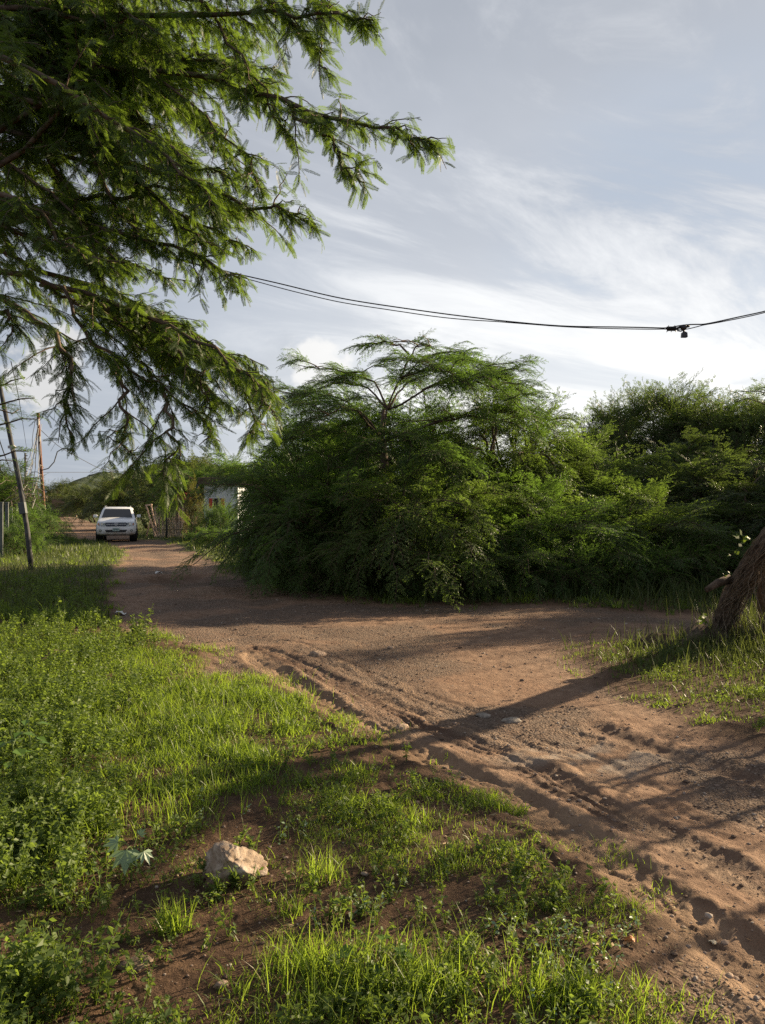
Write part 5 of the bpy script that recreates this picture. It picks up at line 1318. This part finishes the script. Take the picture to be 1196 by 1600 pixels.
        for y in (-1.42, 1.35):
            arch = MB().tube([(s_ * .60, y, .40), (s_ * .932, y, .40)], [.44, .44], 26).build('wheel_arch', M['black'], t)
            Wm = MB()
            pr = [(.15, .24), (.12, .335), (.09, .372), (-.09, .372), (-.12, .335), (-.15, .24)]
            n = 28; V = [(s_ * .80 + o_, y + r * math.cos(k / n * 6.2832), .372 + r * math.sin(k / n * 6.2832)) for o_, r in pr for k in range(n)]
            Q = [(i * n + k, i * n + (k + 1) % n, (i + 1) * n + (k + 1) % n, (i + 1) * n + k) for i in range(5) for k in range(n)]
            wh = empty('wheel', (0, 0, 0)); wh.parent = t
            Wm.add(V, Q).build('tyre', M['rubber'], wh, smooth=True)
            R_ = MB().tube([(s_ * .70, y, .372), (s_ * .925, y, .372)], [.24, .235], 20)
            for k in range(6):
                a = k / 6 * 6.2832; R_.box((s_ * .935, y + .12 * math.cos(a), .372 + .12 * math.sin(a)), (.02, .05, .2), M=Matrix.Rotation(a - math.pi / 2, 3, 'X'))
            R_.build('rim', M['alloy'], wh)
    g = face('grille', [(-.44, -2.262, .775), (.44, -2.262, .775), (.49, -2.225, .90), (.47, -2.215, .945), (-.47, -2.215, .945), (-.49, -2.225, .90)], M['grille'], .022, nrm_=(0, -1, .1))
    MB().box((0, -2.275, .865), (.90, .02, .020)).build('chrome_bar', M['paint'], g)
    R = MB(); n = 24
    for rx, rz, cz in ((.082, .056, .865), (.034, .054, .865), (.055, .022, .892)):
        R.tube([(rx * math.cos(k / n * 6.2832), -2.30, cz + rz * math.sin(k / n * 6.2832)) for k in range(n + 1)], .0085, 5, caps=False)
    R.build('emblem', M['chrome'], g)
    face('lower_intake', [(-.44, -2.306, .49), (.44, -2.306, .49), (.50, -2.29, .60), (-.50, -2.29, .60)], M['black'], .014, nrm_=(0, -1, 0))
    pl = MB().box((.0, -2.336, .615), (.30, .014, .145)).build('number_plate', M['plate'], t)
    MB().box((.0, -2.344, .655), (.22, .003, .018)).box((0, -2.344, .605), (.24, .003, .045)).build('characters', mat('plate characters', (.14, .20, .22), .6), pl)
    MB().box((0, -2.12, .37), (1.25, .12, .10)).box((0, 0, .40), (1.3, 3.9, .10)).build('underbody', M['black'], t)
    MB().tube([(-.50, -.955, 1.155), (.12, -.875, 1.20)], .011, 5).tube([(.05, -.955, 1.155), (.62, -.875, 1.20)], .011, 5).build('wiper', M['black'], t)
    return t


cr = car(); cx, cyy = (181.5 - 598) / F * 36.6, 36.6
cr.location = (cx - .67, cyy + 2.2, hz(cx, cyy) - .01); cr.rotation_euler = (0, 0, math.radians(17))

# ------------------------------------------------------------------ poles, wires, fence, house
M['grey_wood'] = mat('weathered grey pole', (.085, .085, .085), .85, .2, var=.35, scale=6)
M['rust'] = mat('rusty pole', (.17, .080, .048), .8, .3, var=.35, scale=8)
M['box'] = mat('grey meter box', (.09, .10, .10), .5, .4, var=.15)
M['wire'] = mat('black cable', (.018, .018, .020), .6, .3)
M['wire_pale'] = mat('pale cable', (.27, .26, .24), .6, .3)
M['ceramic'] = mat('white insulator', (.38, .37, .36), .3, .5)
M['concrete'] = mat('concrete post', (.13, .14, .14), .9, .2, var=.2, scale=8)


def rel(base): return lambda px, py, Y: np.array(at(px, py, Y)) - np.array(base)


x, y = gpt(50, 893); bp = (x, y, hz(x, y)); t = empty('utility_pole', bp); tag(t, 'grey wooden pole leaning left at the left edge with a meter box', 'pole'); L = rel(bp)
MB().tube([L(50, 900, y), L(43, 830, y), L(32, 760, y), L(20, 700, y), L(8, 640, y), L(-2, 590, y), L(-16, 520, y)], [.066, .063, .060, .056, .053, .050, .046], 12).build('pole', M['grey_wood'], t, smooth=True)
mb = MB().box(L(38, 794, y) + np.array([.02, -.12, 0]), (.17, .12, .30), M=Matrix.Rotation(-.15, 3, 'Y')).build('meter_box', M['box'], t, bevel=.015)
MB().tube([L(40, 778, y - .1), L(34, 760, y - .1), L(26, 715, y - .1)], .012, 5).build('conduit', M['box'], mb)
MB().box(L(19, 699, y) + np.array([.03, -.08, 0]), (.16, .06, .07)).tube([L(18, 703, y - .12), L(24, 697, y - .12)], .045, 8).build('insulator', M['ceramic'], t)
pole1_top = np.array(bp) + L(22, 700, y)

x, y = gpt(70, 838); bp2 = (x, y, hz(x, y)); t = empty('lamp_pole', bp2); tag(t, 'rusty brown pole with a curved street lamp arm left of the car', 'pole'); L2 = rel(bp2); y2 = y
MB().tube([L2(70.5, 842, y), L2(68, 780, y), L2(64, 720, y), L2(60, 645, y)], [.11, .10, .09, .08], 12).build('pole', M['rust'], t, smooth=True)
MB().box(L2(70, 794, y) + np.array([0, -.16, 0]), (.22, .14, .36)).build('meter_box', mat('yellowed meter box', (.35, .32, .20), .6, .3, var=.2), t, bevel=.02)
arm = MB().tube([L2(65, 735, y), L2(76, 732, y), L2(85, 722, y - .2), L2(90, 706, y - .4), L2(98, 701, y - .5), L2(106, 701, y - .6)], .032, 7).build('lamp_arm', mat('grey lamp arm', (.20, .20, .20), .5, .4), t, smooth=True)
MB().box(L2(111, 702.5, y - .65), (.42, .22, .15)).build('lamp_head', mat('lamp head', (.25, .26, .27), .4, .4), t, bevel=.05)
MB().tube([L2(60, 664, y - .12), L2(60, 655, y - .12)], .09, 8).build('insulator', M['ceramic'], t); MB().tube([L2(62, 690, y - .12), L2(62, 682, y - .12)], .07, 8).build('insulator', M['ceramic'], t)

x = (40 - 598) / F * 62; t = empty('utility_pole', (x, 62, 0)); tag(t, 'short dark pole far behind, between the leaning and rusty poles', 'pole'); L3 = rel((x, 62, 0))
MB().tube([L3(40, 830, 62), L3(40, 708, 62)], [.10, .08], 10).build('pole', M['grey_wood'], t, smooth=True)
for k in range(6): MB().box(L3(41.5, 712 + 5 * k, 61.9), (.22, .05, .06)).build('rung', M['grey_wood'], t)

x = (260 - 598) / F * 41; t = empty('thin_pole', (x, 41, hz(x, 41))); tag(t, 'thin dark pole standing at the stick fence right of the car', 'pole'); L4 = rel((x, 41, hz(x, 41)))
MB().tube([L4(260.5, 848, 41), L4(261, 780, 41), L4(259, 700, 41)], [.06, .055, .045], 8).build('shaft', M['grey_wood'], t, smooth=True)
MB().box(L4(259, 703, 41), (.28, .05, .05)).build('crossbar', M['grey_wood'], t)


def wire(name, pts, r, m, label, cat='cable', sag=0.0, group=None, n=24):
    P = np.array([tuple(p) for p in pts], float); base = P[0].copy()
    if len(P) == 2: C = curve(P[0], P[1], -sag, n)
    else:
        tt = np.linspace(0, len(P) - 1, n * (len(P) - 1)); k = np.minimum(tt.astype(int), len(P) - 2); f = (tt - k)[:, None]; C = P[k] * (1 - f) + P[k + 1] * f
        for _ in range(n): C[1:-1] = (C[:-2] + 2 * C[1:-1] + C[2:]) / 4
    o = MB().tube(C - base, r, 5).build(name, m); o.location = base; tag(o, label, cat, group); return o


wire('power_line', [at(60, 668, y2), at(92, 698, 50), at(160, 735, 56), at(240, 742, 60), at(330, 735, 60)], .018, M['wire'], 'thin power line drooping right from the rusty pole over the car')
wire('power_line', [at(64, 738, y2), at(150, 738, 52), at(262, 736, 42)], .012, M['wire'], 'level thin wire from the rusty pole towards the thin pole', n=16)
wire('power_line', [at(18, 565, 20), at(30, 620, 30), at(42, 700, 62)], .012, M['wire'], 'thin steep wire down from the upper left to the short far pole', n=12)
wire('power_line', [at(-30, 590, 19), at(0, 690, 20), at(20, 745, 30), at(40, 712, 62)], .015, M['wire'], 'slack wire looping below the leaning pole top', n=16)
bun = MB(); rngw = np.random.default_rng(4); b0 = np.array(at(60, 662, y2))
for k in range(8):
    e = np.array(at(rngw.uniform(18, 52), rngw.uniform(755, 800), rngw.uniform(30, 42))); P = curve(b0 + rngw.normal(0, .12, 3), e, -rngw.uniform(.1, .9), 14, rngw, .03); bun.tube(P - b0, rngw.uniform(.010, .018), 4, caps=False, mat=int(rngw.random() < .6))
o = bun.build('wire_bundle', [M['wire'], M['wire_pale']]); o.location = b0; tag(o, 'loose bundle of pale service wires hanging off the rusty pole', 'cable')
dv = MB(); b0 = np.array(at(45, 765, 36))
for k in range(46):
    s_ = rngw.normal(0, .45, 3); e = s_ + np.array([rngw.normal(-.5, .6), rngw.normal(0, .4), rngw.normal(-.4, .45)]); dv.tube(curve(s_, e, .18, 6, rngw, .03), .016, 3, caps=False)
o = dv.build('dry_creeper', M['dead_vine']); o.location = b0; tag(o, 'dry straw coloured creeper hanging over the trees between the poles', 'creeper')


def main_cable():
    P = np.array([tuple(at(*q)) for q in ((-260, 250, 9.6), (150, 372, 8.9), (370, 430, 8.5), (530, 470, 8.3), (700, 495, 8.1), (880, 511, 8.0), (1040, 514, 7.9), (1068, 512, 7.85), (1110, 506, 7.8), (1196, 488, 7.7), (1420, 425, 7.5), (1750, 310, 7.2))])
    tt = np.linspace(0, len(P) - 1, 260); k = np.minimum(tt.astype(int), len(P) - 2); f = (tt - k)[:, None]; C = P[k] * (1 - f) + P[k + 1] * f
    for _ in range(30): C[1:-1] = (C[:-2] + 2 * C[1:-1] + C[2:]) / 4
    base = np.array(at(1068, 512, 7.85)); t = empty('overhead_cable', base); tag(t, 'black twin overhead cable sagging across the sky with a hanging clamp', 'cable')
    q = np.linspace(0, 1, len(C)); ph = q * 46
    gap = .012 + .030 * np.clip(np.sin(q * 21 + 1.0), 0, 1) + .05 * np.exp(-((C[:, 0] + 1.0) / .8) ** 2) * 0.6
    A = C + np.stack([0 * ph, .012 * np.sin(ph), .5 * gap], 1); B = C + np.stack([0 * ph, -.012 * np.sin(ph), -.5 * gap], 1)
    MB().tube(A - base, .0066, 6).build('strand', M['wire'], t, smooth=True); MB().tube(B - base, .0050, 6).build('strand', M['wire'], t, smooth=True)
    w_ = MB(); i0 = np.argmin(np.linalg.norm(C - base, axis=1)); rng = np.random.default_rng(6)
    Lc = lambda px, py: np.array(at(px, py, 7.86)) - base
    w_.tube([Lc(1042, 514), Lc(1056, 513.5)], .016, 7); a = np.linspace(0, 9 * 6.283, 90); pts = np.array([Lc(1042 + 13 * f, 514) for f in np.linspace(0, 1, 90)]); pts += np.stack([0 * a, .020 * np.cos(a), .020 * np.sin(a)], 1); w_.tube(pts, .005, 4)
    for k in range(5): p = Lc(1043 + 3 * k, 514); w_.tube([p, p + np.array([rng.normal(0, .012), 0, rng.choice([-1, 1]) * .034])], .004, 4)
    w_.tube([Lc(1056, 514), Lc(1062, 512), Lc(1068, 511)], .013, 6); w_.tube([Lc(1058, 517), Lc(1064, 518), Lc(1068, 515)], .006, 4)
    w_.build('wire_splice', M['wire'], t)
    m_ = mat('dark metal clamp', (.045, .045, .05), .45, .5, .3); c = MB()
    pr = [(-.030, .004), (-.024, .022), (-.010, .031), (.010, .031), (.024, .022), (.030, .004)]; n = 12
    V = [(r * math.cos(k / n * 6.283), r * math.sin(k / n * 6.283), z) for z, r in pr for k in range(n)]; Q = [(i * n + k, i * n + (k + 1) % n, (i + 1) * n + (k + 1) % n, (i + 1) * n + k) for i in range(5) for k in range(n)]; c.add(np.array(V) + Lc(1068, 512), Q)
    c.tube([Lc(1070, 511), Lc(1077, 510)], [.016, .012], 7); c.tube([Lc(1068, 514), Lc(1068.5, 520)], [.012, .010], 7); cl = c.build('clamp', m_, t, smooth=True)
    h = MB(); p = Lc(1069, 522.5); V = []; prof = [(.026, .010), (.014, .026), (-.032, .029), (-.034, .024)]
    for z, r in prof: V += [(p[0] + sx_ * r, p[1] + sy_ * r * .7, p[2] + z) for sx_, sy_ in ((-1, -1), (1, -1), (1, 1), (-1, 1))]
    Q = [(i * 4 + k, i * 4 + (k + 1) % 4, i * 4 + 4 + (k + 1) % 4, i * 4 + 4 + k) for i in range(3) for k in range(4)] + [(3, 2, 1, 0), (12, 13, 14, 15)]; h.add(V, Q).build('weight', m_, cl)


main_cable()

for px, top, bot, lb in ((2, 788, 872, 'fence post cut by the left edge of the view, nearest'), (11, 788, 866, 'second fence post from the left edge'), (19, 796, 852, 'third fence post from the left edge'), (29, 799, 838, 'farthest thin fence post before the leaning pole')):
    Y = F * EYE / (bot - YH); x = (px - 598) / F * Y; h_ = EYE + (YH - top) / F * Y; o = MB().box((0, 0, h_ / 2 - .1), (.11, .11, h_ + .2)).box((0, 0, h_ + .02), (.13, .13, .05)).build('fence_post', M['concrete'], bevel=.012); o.location = (x, Y, hz(x, Y)); o.rotation_euler = (0, RNG.normal(0, .02), .3); tag(o, lb, 'fence post', 'concrete posts of the left fence')

rng = np.random.default_rng(9)
stick_m = mat('bleached sticks', (.50, .40, .29), .9, .2, var=.45, scale=3)
a0 = np.array([(240 - 598) / F * 42.5, 42.5]); a1 = np.array([(318 - 598) / F * 40.5, 40.5]); bs = (a0[0], a0[1], hz(*a0)); t = empty('stick_fence', bs); tag(t, 'fence of bleached upright sticks between the car and the white house', 'fence'); S_ = MB()
for k in range(64):
    p = a0 + (a1 - a0) * (k + rng.uniform(-.3, .3)) / 63 - a0; H_ = rng.uniform(1.05, 1.75); r = rng.uniform(.020, .038); e = p + rng.normal(0, .07, 2); S_.tube([(p[0], p[1], -.1), ((p[0] + e[0]) / 2 + rng.normal(0, .02), (p[1] + e[1]) / 2, H_ / 2), (e[0], e[1], H_)], [r, r * .9, r * .6], 5)
S_.build('sticks', stick_m, t); R_ = MB(); d_ = np.append(a1 - a0, 0)
for z in (.45, 1.0): R_.tube([(0, -.06, z), tuple(d_ * .5 + np.array([0, -.06, z + .05])), tuple(d_ + np.array([0, -.06, z]))], .022, 5)
R_.build('rail', stick_m, t)

bx = np.array([(238 - 598) / F * 40.3, 40.3, 0.0]); t = empty('trestle_frame', bx); tag(t, 'pale wooden V shaped trestle leaning beside the stick fence', 'frame'); Lf = rel(bx); pale_w = mat('pale timber', (.48, .34, .25), .8, .3, var=.2, scale=6)
for k, pts in enumerate((((229, 790), (236, 814), (243, 838)), ((236, 789), (241, 812), (247, 838)), ((236, 812), (232, 826), (229, 840)))): MB().tube([Lf(*q, 40.3 + .12 * k) for q in pts], .042, 6).build('leg', pale_w, t)
MB().tube([Lf(227.5, 790, 40.35), Lf(238, 788.5, 40.35)], .05, 6).build('crossbar', pale_w, t)


def house():
    Y = 37.0; x0, x1 = (319 - 598) / F * Y, (372 - 598) / F * Y; base = np.array([x0, Y, 0.0]); t = empty('house', base); tag(t, 'small white walled house with a dark slab roof half hidden by bushes', 'house'); W_ = x1 - x0; Hh = EYE + (YH - 757) / F * Y
    wm = mat('whitewashed wall', (.66, .69, .74), .9, .2, var=.12, scale=1.5, bump=.006, bscale=12)
    w = MB(); ox, oz, ow, oh = .42, 1.15, .40, .95       # window opening
    w.box((ox / 2, .1, Hh / 2), (ox, .2, Hh)).box((ox + ow + (W_ - ox - ow) / 2, .1, Hh / 2), (W_ - ox - ow, .2, Hh)).box((ox + ow / 2, .1, oz / 2), (ow, .2, oz)).box((ox + ow / 2, .1, (oz + oh + Hh) / 2), (ow, .2, Hh - oz - oh))
    w.box((.1, 2.6, Hh / 2), (.2, 4.8, Hh)).box((W_ - .1, 2.6, Hh / 2), (.2, 4.8, Hh)).box((W_ / 2, 4.9, Hh / 2), (W_ - .4, .2, Hh)); w.build('wall', wm, t)
    rm = mat('dark weathered roof', (.10, .075, .06), .9, .2, var=.4, scale=3); MB().box((W_ / 2 + .05, 2.4, Hh + .10), (W_ + .5, 5.6, .20)).box((W_ / 2, -.42, Hh + .26), (W_ + .4, .10, .12)).build('roof', rm, t, bevel=.02)
    red = mat('red painted shutter', (.55, .075, .05), .6, .4, var=.15); fr = MB().box((ox + ow / 2, .12, oz + oh / 2), (ow - .02, .03, oh - .02)).build('window', M['glass'], t)
    MB().box((ox - .09, -.03, oz + .72), (.16, .05, .46)).build('shutter', red, fr); MB().box((ox + ow + .09, -.03, oz + .72), (.16, .05, .46)).build('shutter', red, fr)
    MB().tube([(-.20, -.35, -.1), (-.20, -.35, Hh)], .06, 8).build('porch_post', M['grey_wood'], t)
    MB().box((.05, -.30, .35), (.16, .10, .9)).build('door_post', wm, t)
house()
Y = 43.0; x0 = (272 - 598) / F * Y; t = empty('shed', (x0, Y, 0)); tag(t, 'low shed with a rusty red sheet roof behind the stick fence', 'shed'); W_ = 1.9; Hh = 2.05
MB().box((W_ / 2, .9, Hh / 2), (W_, 1.8, Hh)).build('wall', mat('plank shed wall', (.22, .16, .12), .9, .2, var=.3, scale=5), t)
n = 40; V = []
for k in range(n + 1):
    xx = -.15 + (W_ + .3) * k / n; dz_ = .025 * math.sin(k * 1.9); V += [(xx, -.25, Hh + .06 + dz_), (xx, 2.0, Hh + .52 + dz_), (xx, -.25, Hh + .03 + dz_), (xx, 2.0, Hh + .49 + dz_)]
Q = []
for k in range(n): i = 4 * k; Q += [(i, i + 4, i + 5, i + 1), (i + 2, i + 3, i + 7, i + 6), (i, i + 2, i + 6, i + 4), (i + 1, i + 5, i + 7, i + 3)]
MB().add(V, Q).build('roof', mat('rusty red sheet', (.33, .085, .06), .7, .3, var=.3, scale=3), t)

x0 = (82 - 598) / F * 152; x1 = (120 - 598) / F * 152; t = empty('earth_wall', (x0, 152, 0)); tag(t, 'brown earth coloured wall closing the far end of the road', 'wall')
MB().box(((x1 - x0) / 2, 0, 1.75), (x1 - x0, .4, 3.5)).build('wall_face', mat('adobe', (.17, .115, .085), .95, .1, var=.3, scale=.9, bump=.02, bscale=6), t); MB().box(((x1 - x0) / 2, 0, 3.55), (x1 - x0 + .1, .5, .12)).build('coping', mat('adobe coping', (.22, .16, .12), .95, .1, var=.2, scale=2), t)
